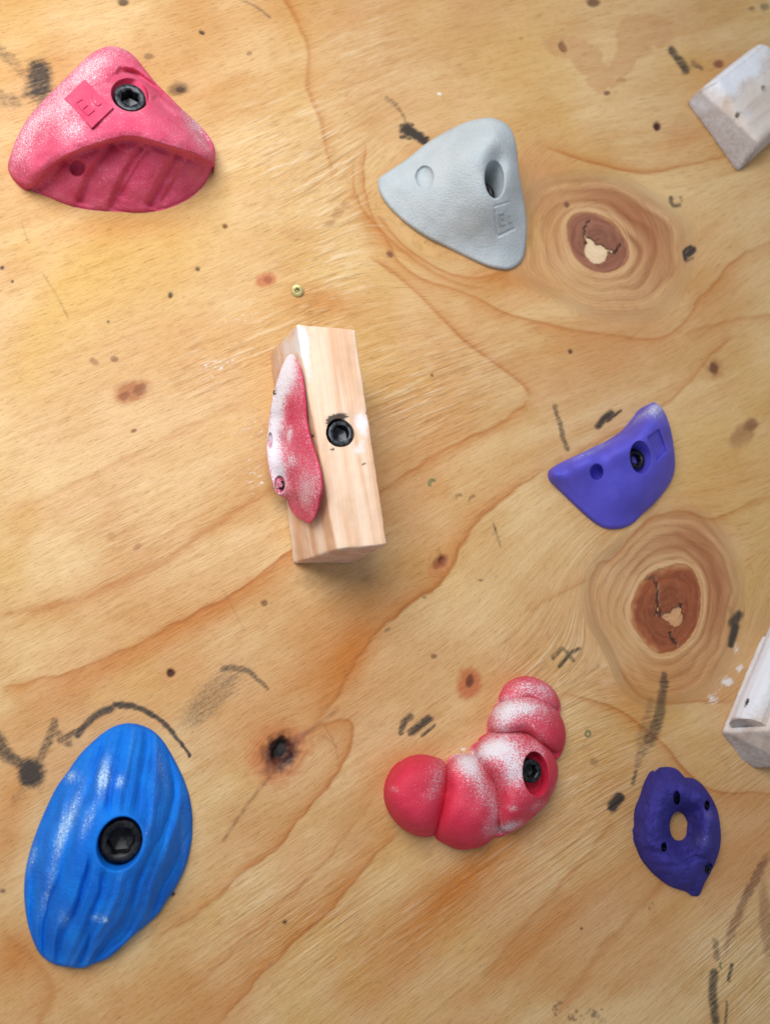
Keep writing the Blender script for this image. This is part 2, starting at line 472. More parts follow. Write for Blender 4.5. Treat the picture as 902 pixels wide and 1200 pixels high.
# growth ring lines: points, crisp width, fading width, fading side (+1 below when drawn rightward), strength
LINES = [
    ([(316, -20), (340, 10), (354, 40), (362, 66), (359, 95), (366, 118), (382, 160), (388, 215)], 2.5, 9, -1, .5),
    ([(0, 805), (30, 800), (90, 785), (150, 760), (215, 725), (280, 690), (345, 645), (420, 600)], 1.6, 20, 1, .72),
    ([(-20, 724), (50, 712), (100, 700), (170, 670), (230, 630), (280, 595), (330, 562), (400, 520)], 4, 9, 1, .42),
    ([(400, 598), (450, 572), (480, 550), (515, 533), (570, 503), (605, 483), (622, 468)], 1.6, 8, 1, .5),
    ([(430, 300), (450, 312), (480, 335), (515, 370), (545, 400), (590, 433), (615, 453), (622, 468)], 1.8, 7, -1, .5),
    ([(416, 175), (415, 215), (425, 245), (450, 275), (465, 305), (500, 330), (550, 345), (600, 370), (690, 390), (770, 397), (800, 380), (820, 350), (845, 320), (875, 295), (930, 276)], 1.4, 8, 1, .55),
    ([(430, 165), (426, 200), (440, 260), (480, 300), (530, 330), (580, 340)], 1.3, 7, 1, .45),
    ([(442, 250), (470, 285), (520, 318), (560, 325), (600, 318)], 1.2, 9, 1, .55),
    ([(636, 172), (675, 185), (720, 197), (760, 202), (810, 192), (850, 183), (930, 170)], 1.3, 6, -1, .5),
    ([(800, 394), (850, 376), (930, 366)], 2, 8, 1, .35),
    ([(642, 548), (610, 570), (570, 600), (550, 620), (540, 637), (525, 672), (480, 710), (450, 730), (428, 760), (402, 795), (385, 830), (356, 862)], 2.0, 22, 1, .70),
    ([(640, 560), (700, 520), (770, 480), (830, 420), (860, 390)], 1.4, 7, -1, .4),
    ([(352, 866), (380, 849), (412, 847), (412, 875), (400, 900), (370, 935), (330, 985), (300, 1010), (240, 1062), (170, 1110)], 1.6, 15, 1, .6),
    ([(470, 975), (451, 992), (425, 1020), (390, 1060), (330, 1120), (290, 1160), (240, 1215)], 1.4, 22, 1, .62),
    ([(648, 809), (700, 822), (730, 835), (750, 850), (780, 875), (796, 896), (830, 925), (870, 930), (930, 928)], 1.3, 7, 1, .55),
    ([(724, 783), (738, 803), (753, 818), (780, 824), (817, 822), (860, 823)], 1.3, 8, -1, .55),
    ([(691, 712), (691, 679), (702, 660), (715, 656), (729, 643), (746, 621), (764, 605), (786, 600), (806, 600), (826, 607), (844, 604), (880, 590), (930, 566)], 1.3, 7, 1, .5),
    ([(620, 720), (650, 700), (691, 679)], 1.6, 8, -1, .3),
    ([(560, 1150), (620, 1080), (690, 1000), (720, 960)], 3, 10, 1, .35),
    ([(640, 1200), (700, 1120), (770, 1040), (800, 1000)], 4, 12, 1, .3),
    ([(0, 600), (80, 570), (180, 520), (300, 460)], 3, 16, 1, .18),
    ([(0, 1090), (60, 1150), (40, 1210)], 4, 14, 1, .3),
    ([(440, 930), (420, 960), (380, 1010), (300, 1090), (200, 1180)], 2, 9, 1, .28),
]
for pts, wc, wf, sd, amt in LINES:
    pts = np.array(pts, float); lo = pts.min(0) - 90; hi = pts.max(0) + 90
    ix = np.where((PX > lo[0]) & (PX < hi[0]) & (PY > lo[1]) & (PY < hi[1]))[0]
    if not len(ix): continue
    wob = (fbm(PX[ix] / 22, PY[ix] / 22, 31, 2) - 0.5) * 7
    d, s, r = pdist(PX[ix] + wob, PY[ix] + wob * 0.7, catmull(pts, False, 5))
    s = s * sd
    fade = np.clip(np.minimum(r, 1 - r) * 9, 0, 1) * (0.55 + 0.9 * fbm(gs[ix] / 60, gp[ix] / 60, 41, 2))
    core = np.exp(-(d / (wc * 1.25)) ** 2)
    tail = np.where(s > 0, np.exp(-d / wf), np.exp(-(d / wc) ** 2))
    m = np.zeros(len(PX)); m[ix] = 1.35 * amt * fade * (0.8 * tail)
    tint(m, ORANGE)
    m[ix] = amt * fade * core * 0.5
    tint(m, BROWN)

# knots with their growth rings
depth = np.zeros(len(PX)); ink = np.zeros(len(PX)); dust = np.zeros(len(PX)); rough = np.zeros(len(PX))
for poly, ring, kc in ((KNOT1, RING1, (702, 285)), (KNOT2, RING2, (780, 712))):
    c = np.array(kc, float)
    ix = np.where(np.hypot(PX - c[0], PY - c[1]) < 190)[0]
    x, y = PX[ix], PY[ix]
    rad, R1, th = polar_of(poly, x, y, c); _, R2, _ = polar_of(ring, x, y, c)
    kk_ = np.exp(-((np.arange(-40, 41)) / 17.0) ** 2); kk_ /= kk_.sum()
    tt = np.linspace(-math.pi, math.pi, 720, endpoint=False)
    sm = lambda pl: np.convolve(np.tile(polar_of(pl, c[0] + np.cos(tt), c[1] + np.sin(tt), c)[1], 3), kk_, 'same')[720:1440]
    R2 = np.interp(th, tt, sm(ring), period=2 * math.pi)
    qq = (rad - R1) / np.maximum(R2 - R1, 5)
    wv = (fbm(x / 45, y / 45, 51, 2) - 0.5) * 0.34
    per = 3.6 if poly is KNOT1 else 4.8
    ph = (qq ** 0.85 * 1.0 if False else np.sign(qq) * np.abs(qq) ** 0.8 + wv) * per
    rings = np.where((ph % 1.0) < 0.72, ((ph % 1.0) / 0.72) ** 2.2, 1 - ((ph % 1.0) - 0.72) / 0.28)
    fine = 0.5 + 0.5 * np.sin((qq + wv * 0.8) * 2 * math.pi * per * 3.3)
    mask = sstep(-0.02, 0.05, qq) * (1 - sstep(0.85, 1.12, qq))
    angw = 0.5 + 0.5 * fbm(np.cos(th) * 1.6 + c[0], np.sin(th) * 1.6, 61, 2) * 2 - 0.25
    up = 0.5 + 0.5 * np.cos(th + (0.9 if poly is KNOT1 else 0.7))
    m = np.zeros(len(PX))
    m[ix] = mask * (0.12 + 0.34 * up) * (1 - 0.45 * qq.clip(0, 1)); tint(m, srgb(184, 126, 86))
    m[ix] = mask * rings * (0.14 + 0.86 * up ** 0.8) * (0.75 + 0.6 * vnoise(np.floor(ph) * 3.7 + 9, th * 1.3, 3)) * np.clip(angw, 0.15, 1) * (1 - 0.5 * qq.clip(0, 1)); tint(m, srgb(136, 72, 40))
    m[ix] = mask * np.clip(1 - rings * 2.2, 0, 1) * 0.4 * vnoise(x / 18, y / 18, 12) * (0.2 + 0.6 * up); tint(m, srgb(222, 180, 136))
    m[ix] = mask * 0.75 * up ** 2 * sstep(0.1, 0.35, qq) * (1 - sstep(0.55, 0.85, qq)); tint(m, srgb(164, 102, 66))
    m[ix] = mask * fine ** 2 * 0.26 * vnoise(x / 20, y / 20, 3); tint(m, srgb(150, 96, 62))
    m[ix] = np.exp(-((rad - R1 - 3.0) / 2.2) ** 2) * 0.5; tint(m, srgb(222, 180, 136))
    ok = rad < R1 * 0.97
    depth[ix[ok]] = -0.0016
    depth[ix] += -0.0003 * mask * rings
    m[ix] = ok * 1.0; tint(m, srgb(233, 205, 168) if poly is KNOT1 else srgb(206, 156, 112))
    w_ = sstep(1.25, 0.85, qq); gp[ix] = gp[ix] * (1 - w_) + (600 + rad * 1.1) * w_
# small knots, flecks, old screw holes: x, y, rx, ry, deg, strength, colour, depth mm
SPOTS = [
    (660, 55, 5, 7, -20, 1, (58, 40, 32), 1.5), (770, 148, 5, 6, 0, 1, (74, 40, 30), 1.2), (837, 432, 6, 8, 0, .9, (70, 44, 34), 1.0), (837, 432, 12, 13, 0, .4, (150, 95, 60), 0),
    (871, 508, 22, 11, -42, .6, (150, 100, 62), 0), (880, 498, 10, 7, -42, .55, (110, 66, 42), .3), (517, 659, 11, 8, -40, .85, (104, 54, 44), .8), (518, 657, 4, 4, 0, 1, (40, 24, 22), 1.5), (514, 664, 17, 11, -40, .4, (190, 110, 66), 0),
    (549, 801, 15, 20, 10, .75, (182, 88, 44), 0), (551, 799, 5, 8, 10, .8, (84, 44, 30), .6),
    (328, 884, 42, 34, -40, .6, (190, 100, 46), 0), (329, 882, 21, 23, 35, 1, (54, 28, 30), 1.2), (330, 880, 12, 15, 20, 1, (26, 20, 20), 4.0), (331, 878, 5, 6, 0, .7, (58, 52, 50), 0), (318, 898, 14, 7, -35, .6, (120, 66, 44), 0), (348, 868, 16, 7, -40, .5, (150, 92, 70), 0),
    (201, 789, 5, 5, 0, 1, (72, 36, 28), 1.5), (210, 104, 14, 8, -10, .75, (112, 78, 50), .4), (212, 104, 6, 4, 0, .8, (66, 44, 34), .6), (154, 459, 23, 13, -20, .8, (166, 96, 54), 0), (164, 456, 8, 6, -30, .6, (120, 70, 40), .3), (146, 464, 7, 5, -20, .6, (130, 74, 44), .3),
    (311, 328, 13, 9, -10, .8, (190, 106, 66), .2), (314, 328, 5, 5, 0, .6, (150, 76, 48), .2), (264, 265, 3.5, 3, 0, .9, (110, 72, 44), .6), (237, 38, 4, 3, 20, .9, (60, 44, 34), .6), (174, 66, 6, 4, 0, .6, (110, 80, 54), 0), (292, 63, 4, 3, 0, .6, (140, 100, 70), 0),
    (111, 424, 6, 4, 40, .6, (140, 84, 50), 0), (134, 421, 5, 4, 0, .7, (120, 74, 44), 0), (157, 505, 4, 2.5, -20, .8, (130, 74, 44), .3), (161, 641, 6, 4, -30, .6, (150, 96, 54), 0), (131, 629, 5, 6, 0, .4, (160, 110, 66), 0),
    (200, 346, 3, 4, 20, .9, (60, 50, 38), .6), (232, 315, 3, 3, 0, .8, (70, 60, 44), .5), (3, 314, 3, 3, 0, .9, (70, 50, 40), 0), (15, 330, 2, 2, 0, .9, (60, 50, 40), 0), (127, 377, 2, 2, 0, .8, (80, 60, 44), 0),
    (145, 2, 7, 5, 0, .8, (60, 46, 38), .5), (695, 2, 9, 6, 10, .8, (92, 56, 42), .6), (895, 8, 6, 5, 0, .6, (90, 80, 64), 0), (880, 10, 4, 3, 0, .6, (120, 80, 60), 0), (842, 75, 7, 5, 0, .8, (120, 62, 44), .5),
    (668, 412, 3, 3, 0, .9, (80, 50, 40), .4), (506, 440, 2, 2, 0, .8, (100, 70, 50), 0), (457, 298, 5, 4, 30, .8, (110, 66, 50), .3), (664, 240, 3, 4, 0, .8, (90, 60, 50), .3), (727, 94, 7, 3, 0, .5, (150, 100, 70), 0), (711, 109, 4, 3, 0, .8, (100, 66, 50), .3),
    (396, 250, 9, 6, -40, .5, (168, 116, 76), .2), (386, 262, 8, 4, -20, .5, (150, 104, 70), .2), (405, 240, 6, 5, 0, .4, (160, 110, 76), 0), (345, 275, 12, 8, 20, .35, (190, 140, 96), 0),
    (310, 707, 4, 4, 0, .8, (110, 76, 46), .4), (358, 682, 14, 9, 20, .3, (150, 104, 60), 0), (508, 769, 4, 3, 0, .7, (110, 70, 44), 0), (334, 1081, 3, 2.5, 0, .9, (70, 46, 34), .4), (203, 1048, 3, 3, 0, .9, (40, 30, 26), .4), (681, 1088, 2, 2, 0, .8, (60, 50, 40), 0),
    (884, 1032, 6, 34, 28, .65, (110, 64, 46), .2), (862, 1080, 6, 36, 22, .55, (118, 70, 48), .2), (897, 1080, 8, 50, -4, .5, (130, 82, 58), 0), (695, 893, 6, 5, 30, .5, (130, 100, 66), 0), (497, 700, 3, 2, 0, .6, (110, 80, 60), 0), (563, 680, 3, 1.5, 10, .7, (90, 70, 50), 0),
    (4, 1044, 4, 3, 0, .7, (80, 50, 40), 0), (454, 738, 5, 2, -30, .6, (110, 84, 60), 0), (700, 780, 3, 2, 0, .3, (110, 84, 60), 0), (610, 45, 3, 2, 0, .4, (130, 90, 60), 0)]
for (x, y, rx, ry, deg, amt, c, dp) in SPOTS:
    R = max(rx, ry) * 2.6
    ix = np.where((np.abs(PX - x) < R) & (np.abs(PY - y) < R))[0]
    if not len(ix): continue
    a = math.radians(deg); wx = PX[ix] - x + (fbm(PX[ix] / 6, PY[ix] / 6, 71, 2) - .5) * rx * .4; wy = PY[ix] - y + (fbm(PX[ix] / 6, PY[ix] / 6, 77, 2) - .5) * ry * .4
    e = np.sqrt(((wx * math.cos(a) + wy * math.sin(a)) / rx) ** 2 + ((-wx * math.sin(a) + wy * math.cos(a)) / ry) ** 2)
    f = 1 - sstep(0.55, 1.25, e)
    m = np.zeros(len(PX)); m[ix] = f * amt; tint(m, srgb(*c))
    depth[ix] -= dp / 1000.0 * f
# flaked brown veneer near the top right
fl = blobs(PX, PY, [(665, 55, 34, 16, 15, 1), (695, 85, 16, 26, -30, 1), (735, 65, 16, 34, 25, .9), (765, 40, 34, 22, -10, .9), (740, 30, 20, 14, 0, .6)])
tint(0.5 * sstep(0.35, 0.55, fl * (0.45 + fbm(PX / 9, PY / 9, 83, 3))), srgb(196, 144, 98))
# scuffs of dirt
tint(0.6 * sstep(0.52, 0.7, fbm(PX / 5, PY / 5, 87, 3) * blobs(PX, PY, [(545, 582, 26, 14, 20, 1.15), (582, 625, 12, 30, -20, 1.05), (590, 565, 18, 18, 0, .8), (560, 700, 20, 12, 0, .8), (760, 1060, 26, 16, -50, .9), (690, 1190, 34, 16, -10, 1.2), (650, 1180, 20, 16, -30, 1.0)])), srgb(110, 84, 60))
# thin scratches
for pts, w, amt, c in (([(50, 320), (66, 345), (80, 372)], 1.2, .55, (140, 96, 50)), ([(26, 262), (34, 285)], 1, .4, (140, 96, 50)), ([(262, 692), (278, 722), (286, 738)], 1, .4, (140, 100, 60)), ([(352, 868), (326, 898), (285, 950), (262, 985)], 2.2, .5, (120, 72, 50)),
                       ([(355, 862), (395, 832)], 2.4, .5, (140, 84, 62)), ([(280, -2), (300, 8), (316, 20)], 1.6, .6, (80, 70, 60)), ([(395, 876), (378, 862), (372, 868)], 1, .5, (140, 84, 50)), ([(380, 850), (392, 872), (396, 890)], 1, .4, (140, 84, 50)), ([(578, 614), (586, 640)], 1.3, .6, (80, 62, 48))):
    pts = np.array(pts, float); ix = np.where((PX > pts[:, 0].min() - 10) & (PX < pts[:, 0].max() + 10) & (PY > pts[:, 1].min() - 10) & (PY < pts[:, 1].max() + 10))[0]
    d, s, r = pdist(PX[ix], PY[ix], catmull(pts, False, 4) if len(pts) > 2 else pts)
    m = np.zeros(len(PX)); m[ix] = amt * np.exp(-(d / w) ** 2) * (0.4 + 0.9 * vnoise(PX[ix] / 5, PY[ix] / 5, 5)); tint(m, srgb(*c))

# black marker strokes: points, half width at start and end, density
INK = [
    ([(46, 84), (47, 104)], 17, 17, .82), ([(38, 108), (52, 118)], 14, 11, .62), ([(40, 76), (44, 84)], 7, 9, .8), ([(-6, 54), (14, 72), (34, 92)], 8, 8, .46), ([(-6, 114), (8, 118), (20, 120)], 13, 9, .5),
    ([(476, 152), (488, 158), (497, 164)], 8, 6, 1.0), ([(470, 148), (484, 146)], 3, 3, .7), ([(470, 160), (480, 162)], 3, 3, .7), ([(453, 116), (464, 122), (470, 132), (474, 142)], 4, 2.5, .5),
    ([(786, 58), (795, 70), (803, 82)], 5, 6, .75), ([(812, 74), (821, 80)], 5, 4, .55), ([(786, 232), (788, 241), (796, 240)], 3.5, 3, .7), ([(797, 231), (798, 236)], 2, 2, .5),
    ([(803, 303), (801, 295), (808, 290)], 2.5, 2.5, .9), ([(806, 298), (812, 293)], 4, 4, 1.0), ([(804, 306), (812, 302)], 2, 2, .6),
    ([(700, 500), (708, 490), (716, 484)], 4.5, 5, .85), ([(712, 492), (726, 482)], 3, 2, .8), ([(650, 475), (652, 484), (658, 505), (664, 526)], 3.2, 4.5, .62),
    ([(866, 720), (858, 730)], 6, 7, .8), ([(861, 734), (856, 756)], 6, 4, .9), ([(852, 714), (855, 724)], 5, 4, .3),
    ([(778, 790), (776, 815), (770, 845), (760, 868)], 5, 10, .66), ([(762, 822), (757, 845), (750, 868)], 6, 9, .42), ([(760, 862), (750, 885), (745, 898)], 12, 4, .5), ([(744, 905), (741, 918)], 3, 3, .6),
    ([(717, 945), (725, 935)], 7, 7, 1.0), ([(470, 858), (474, 846), (481, 840)], 4, 5, .72), ([(482, 858), (492, 850), (502, 842)], 6, 6, .82), ([(494, 862), (509, 850)], 3, 2, .7),
    ([(648, 770), (657, 760)], 4, 4, .62), ([(656, 780), (668, 766), (678, 760)], 3.5, 3, .7), ([(660, 762), (672, 774)], 3, 3, .6),
    ([(72, 868), (88, 858)], 6, 5, .62), ([(90, 862), (104, 846), (120, 834), (130, 831)], 5, 5, .78), ([(136, 826), (158, 828), (180, 838), (202, 858), (222, 886)], 5, 2.5, .85),
    ([(-6, 864), (8, 884), (26, 896)], 11, 8, .72), ([(36, 903), (37, 908)], 16, 16, 1.05), ([(64, 846), (58, 866), (46, 892)], 6, 7, .6), ([(63, 848), (68, 862), (82, 872)], 6, 6, .55), ([(34, 918), (16, 938)], 9, 6, .4), ([(50, 918), (46, 928)], 5, 4, .4),
    ([(262, 784), (285, 784), (302, 796), (313, 806)], 6, 3, .62),
    ([(837, 1102), (839, 1122)], 4, 5, .55), ([(836, 1140), (835, 1165), (838, 1196)], 6, 6, .72), ([(857, 1130), (853, 1150)], 3, 2.5, .7), ([(851, 1174), (850, 1204)], 2.5, 2.5, .6), ([(690, 1186), (705, 1196)], 6, 6, .35)]
for pts, wa, wb, den in INK:
    pts = np.array(pts, float); Rm = max(wa, wb) + 12
    ix = np.where((PX > pts[:, 0].min() - Rm) & (PX < pts[:, 0].max() + Rm) & (PY > pts[:, 1].min() - Rm) & (PY < pts[:, 1].max() + Rm))[0]
    if not len(ix): continue
    wob = (fbm(PX[ix] / 9, PY[ix] / 9, 91, 2) - 0.5) * 3
    d, s, r = pdist(PX[ix] + wob, PY[ix] - wob, catmull(pts, False, 4) if len(pts) > 2 else pts)
    w = (wa + (wb - wa) * r) * 1.22
    ink[ix] = np.maximum(ink[ix], 1.1 * den * (1 - sstep(w * 0.25, w * 1.35, d)))
ink = np.maximum(ink, 0.50 * np.clip(blobs(PX, PY, [(258, 806, 52, 20, -42, 1), (232, 836, 44, 18, -42, .75)]), 0, 1))
# chalk dust on the wood
dust = blobs(PX, PY, [(853, 799, 6, 5, 0, .7), (866, 783, 4, 8, 20, .7), (842, 800, 14, 24, 10, .3), (862, 760, 5, 8, 0, .5), (834, 820, 7, 8, 0, .42), (255, 430, 40, 18, -20, .3), (290, 500, 36, 30, 0, .26), (230, 560, 40, 26, -20, .2), (300, 560, 14, 30, 0, .3), (565, 100, 26, 14, 0, .2), (514, 110, 3, 2, 0, .8), (285, 372, 40, 8, -15, .25), (543, 878, 4, 3, 0, .7)])
rough = np.clip(blobs(PX, PY, [(330, 180, 70, 80, -20, .9), (380, 330, 60, 90, 0, .75), (270, 420, 90, 40, -20, .8), (480, 460, 80, 60, 0, .8), (560, 430, 60, 50, 0, .4), (650, 780, 70, 60, 0, .8), (690, 900, 60, 70, 0, .7), (870, 880, 40, 70, 0, .5), (330, 1080, 110, 80, 0, .45),
                                (500, 1080, 150, 90, 0, .25), (640, 1000, 90, 60, 0, .4), (150, 620, 120, 60, 0, .35), (870, 1120, 60, 80, 0, .8), (700, 620, 40, 60, 0, .5), (440, 60, 60, 60, 0, .6), (400, 200, 40, 80, 0, .6), (600, 900, 40, 60, 0, .3)]), 0, 1)

yy = -depth - 0.00025 * (fbm(gs / 160, gp / 9, 13, 3) - 0.5) * (0.5 + rough)
V = np.stack([GU.ravel(), yy, GV.ravel()], -1)
i = np.arange(nV - 1)[:, None] * nU; j = np.arange(nU - 1)[None]
Q = np.stack([i + j, i + j + 1, i + nU + j + 1, i + nU + j], -1).reshape(-1, 4)
per = np.r_[np.arange(nU), np.arange(1, nV) * nU + nU - 1, (nV - 1) * nU + np.arange(nU - 2, -1, -1), np.arange(nV - 2, 0, -1) * nU]
bk = V[per].copy(); bk[:, 1] = 0.018
b0 = len(V); m_ = len(per); jj = np.arange(m_); j2 = (jj + 1) % m_
Qs = np.stack([per[jj], b0 + jj, b0 + j2, per[j2]], -1)
cor = [b0, b0 + nU - 1, b0 + nU - 1 + nV - 1, b0 + 2 * (nU - 1) + nV - 1]
V = np.r_[V, bk]
me = mesh_np('panel', V, np.r_[Q, Qs, [cor[::-1]]], True)
pad = lambda a: np.r_[a, a[per]]
attr(me, 'col', 'FLOAT_COLOR', np.c_[pad(col), np.ones(len(V))])
attr(me, 'grain', 'FLOAT_VECTOR', np.stack([pad(gs), pad(gp), np.zeros(len(V))], -1) / 100.0)
attr(me, 'mask', 'FLOAT_VECTOR', np.stack([pad(ink), pad(dust), pad(rough)], -1))

k = NT('weathered_plywood')
g = k.at('grain', 'Vector'); sep = k.n('ShaderNodeSeparateXYZ'); k.l(k.at('mask', 'Vector'), sep.inputs[0])
f_ink, f_dust, f_rough = sep.outputs
fib = k.noise(k.vec(g, (4.5, 58, 1)), 1.0, 4, 0.68)          # fibres
fib2 = k.noise(k.vec(g, (1.6, 15, 1)), 1.0, 4, 0.62)
dirt = k.noise(k.vec(g, (26, 42, 1)), 1.0, 3, 0.7)
tear = k.noise(k.vec(g, (1.7, 19, 1)), 1.0, 2.5, 0.55, 0.2)    # torn fibre dashes
pore = k.noise(k.vec(g, (9, 62, 1)), 1.0, 3, 0.65)
blot = k.noise(k.vec(g, (6, 9, 1)), 1.0, 4, 0.6)
c = k.at('col', 'Color')
c = k.mix(k.math('MULTIPLY', k.ramp(fib, 0.42, 0.72), 0.40), c, (0.46, 0.255, 0.10, 1), 'MULTIPLY') if False else c
c = k.mix(k.ramp(fib, 0.46, 0.72, 0.0, 0.62), c, k.mix(1.0, c, (0.64, 0.54, 0.42, 1), 'MULTIPLY'))
c = k.mix(k.ramp(fib2, 0.46, 0.74, 0.0, 0.36), c, k.mix(1.0, c, (0.80, 0.68, 0.52, 1), 'MULTIPLY'))
c = k.mix(k.ramp(dirt, 0.58, 0.76, 0.0, 0.5), c, k.mix(1.0, c, (0.55, 0.46, 0.38, 1), 'MULTIPLY'))
c = k.mix(k.ramp(blot, 0.5, 0.75, 0.0, 0.30), c, k.mix(1.0, c, (0.84, 0.74, 0.62, 1), 'MULTIPLY'))
c = k.mix(k.ramp(pore, 0.56, 0.74, 0.0, 0.7), c, k.mix(1.0, c, (0.50, 0.40, 0.30, 1), 'MULTIPLY'))
tear2 = k.noise(k.vec(g, (3.2, 30, 1)), 1.0, 2.5, 0.6, 0.2)
lite = k.math('MULTIPLY', k.math('MAXIMUM', k.ramp(tear, 0.57, 0.66), k.math('MULTIPLY', k.ramp(tear2, 0.57, 0.66), 0.8)), f_rough)
darkd = k.math('MULTIPLY', k.ramp(tear, 0.44, 0.33), f_rough)
c = k.mix(k.math('MULTIPLY', lite, 0.52), c, (0.82, 0.66, 0.45, 1))
c = k.mix(k.math('MULTIPLY', darkd, 0.55), c, k.mix(1.0, c, (0.62, 0.48, 0.33, 1), 'MULTIPLY'))
ed = k.math('ADD', f_dust, k.math('MULTIPLY', k.math('SUBTRACT', k.noise(k.vec(g, (14, 26, 1)), 1.0, 4, 0.7), 0.5), 1.6))
ed = k.math('ADD', ed, k.math('MULTIPLY', k.math('SUBTRACT', fib, 0.5), 0.5))
c = k.mix(k.ramp(ed, 0.32, 0.62, 0.0, 0.85), c, (0.84, 0.82, 0.82, 1))
dash = k.math('ADD', k.math('MULTIPLY', k.noise(k.vec(g, (2.0, 30, 1)), 1.0, 4, 0.7), 0.6), k.math('MULTIPLY', k.noise(k.vec(g, (22, 30, 1)), 1.0, 3, 0.6), 0.4))
ei = k.math('ADD', f_ink, k.math('MULTIPLY', k.math('SUBTRACT', dash, 0.5), 1.5))
ei = k.math('MULTIPLY', k.ramp(ei, 0.18, 1.02, 0.0, 0.95), k.ramp(f_ink, 0.02, 0.2))
c = k.mix(ei, c, (0.022, 0.021, 0.021, 1))
k.put(k.b.inputs['Base Color'], c)
k.put(k.b.inputs['Roughness'], k.ramp(fib2, 0.3, 0.7, 0.46, 0.62))
k.b.inputs['Specular IOR Level'].default_value = 0.32
hg = k.math('ADD', k.math('MULTIPLY', fib, 0.35), k.math('MULTIPLY', k.math('MULTIPLY', tear, f_rough), 2.6))
hg = k.math('ADD', hg, k.math('MULTIPLY', fib2, 0.4))
k.put(k.b.inputs['Normal'], k.bump(hg, 0.0013, 0.7))
M_PLY = k.m

wall = thing('plywood_wall', 'pale plywood climbing wall with dark knots, marker strokes and yellow screws', 'wall', (0, 0, v0))
panel = link('panel', me, M_PLY, wall)

# the two big knots: loose heartwood plugs with a hole broken through them
k = NT('knot_heartwood'); o = k.obj()
rn = k.noise(k.at('grain', 'Vector'), 1.0, 3, 0.6)
pn = k.noise(o, 260, 4, 0.6)
kc_ = k.mix(k.ramp(rn, 0.3, 0.7), k.at('col', 'Color'), k.mix(1.0, k.at('col', 'Color'), (0.66, 0.58, 0.52, 1), 'MULTIPLY'))
kc_ = k.mix(k.ramp(pn, 0.52, 0.75, 0.0, 0.45), kc_, (0.36, 0.19, 0.10, 1))
k.put(k.b.inputs['Base Color'], kc_); k.b.inputs['Roughness'].default_value = 0.5
k.put(k.b.inputs['Normal'], k.bump(pn, 0.0005, 0.5)); M_KNOT = k.m
HOLE1 = [(684, 276), (688, 284), (698, 286), (711, 292), (712, 300), (709, 306), (696, 309), (689, 303), (684, 294)]
HOLE2 = [(774, 721), (785, 718), (796, 710), (799, 717), (797, 733), (791, 735), (783, 728)]
for poly, hl, base, cracks in ((KNOT1, HOLE1, (158, 102, 78), [[(685, 278), (684, 268), (690, 258)], [(711, 293), (720, 296), (726, 287)], [(686, 284), (700, 290), (716, 295)]]),
                               (KNOT2, HOLE2, (156, 84, 46), [[(756, 679), (766, 676), (771, 694), (769, 704), (773, 722)], [(784, 742), (789, 752), (792, 757)], [(797, 709), (797, 716)], [(768, 722), (771, 712)]])):
    cx, cy = np.array(hl).mean(0); na = 200; nr = 60
    th, R = outline_polar(poly, cx, cy, na)
    hp = np.array(hl, float); a = np.arctan2(hp[:, 1] - cy, hp[:, 0] - cx); r = np.hypot(hp[:, 0] - cx, hp[:, 1] - cy); od = np.argsort(a)
    r0 = np.interp(th, np.r_[a[od] - 2 * math.pi, a[od], a[od] + 2 * math.pi], np.tile(r[od], 3)) * (0.92 + 0.16 * rng.rand(na))
    t = np.linspace(0, 1, nr)
    rr = r0[None] + (R - r0)[None] * t[:, None]
    x = cx + rr * np.cos(th); y = cy + rr * np.sin(th)
    h = -0.10 - 0.15 * np.clip((t - 0.96) / 0.04, 0, 1)[:, None] + 0.25 * (fbm(x / 14, y / 14, 3, 2) - 0.5)
    dk = np.zeros(x.shape)
    for cr in cracks:
        d, s, r_ = pdist(x + (vnoise(x / 3, y / 3, 4) - .5) * 3, y + (vnoise(x / 3, y / 3, 8) - .5) * 3, np.array(cr, float)); f = np.exp(-(d / 1.5) ** 2)
        h = h - 1.1 * f; dk = np.maximum(dk, f)
    P = unproj(x, y, h / 1000.0)
    rim = P[0].copy(); rim[:, 1] = 0.0014
    Vk = np.concatenate([rim] + [P[i] for i in range(nr)])
    i = np.arange(nr)[:, None] * na; j = np.arange(na)[None]; j2 = (j + 1) % na
    Qk = np.stack([i + j, i + na + j, i + na + j2, i + j2], -1).reshape(-1, 4)
    mk = mesh_np('knot', Vk, Qk, True)
    rad, R1, th2 = polar_of(poly, x, y, np.array(poly, float).mean(0))
    qn = rad / R1 + (fbm(x / 16, y / 16, 6, 2) - .5) * .3
    ck = srgb(*base)[None, None] * (0.80 + 0.22 * sstep(0.2, 0.9, qn)[..., None]) * (1 - 0.85 * dk[..., None])
    eb = sstep(0.86, 1.0, t + (fbm(x / 8, y / 8, 19, 2) - .5) * .12)[:, None] if False else sstep(0.80, 1.02, t[:, None] + (fbm(x / 8, y / 8, 19, 2) - .5) * .2)[..., None]
    ck = ck * (1 - 0.75 * eb) + srgb(204, 150, 98) * 0.75 * eb
    ck = np.concatenate([srgb(60, 40, 30)[None].repeat(na, 0), ck.reshape(-1, 3)])
    attr(mk, 'col', 'FLOAT_COLOR', np.c_[ck, np.ones(len(ck))])
    gk = np.stack([np.cos(th2) * 0.6, qn * 9, np.sin(th2) * 0.6], -1).reshape(-1, 3)
    attr(mk, 'grain', 'FLOAT_VECTOR', np.concatenate([gk[:na], gk]))
    link('knot', mk, M_KNOT, panel)


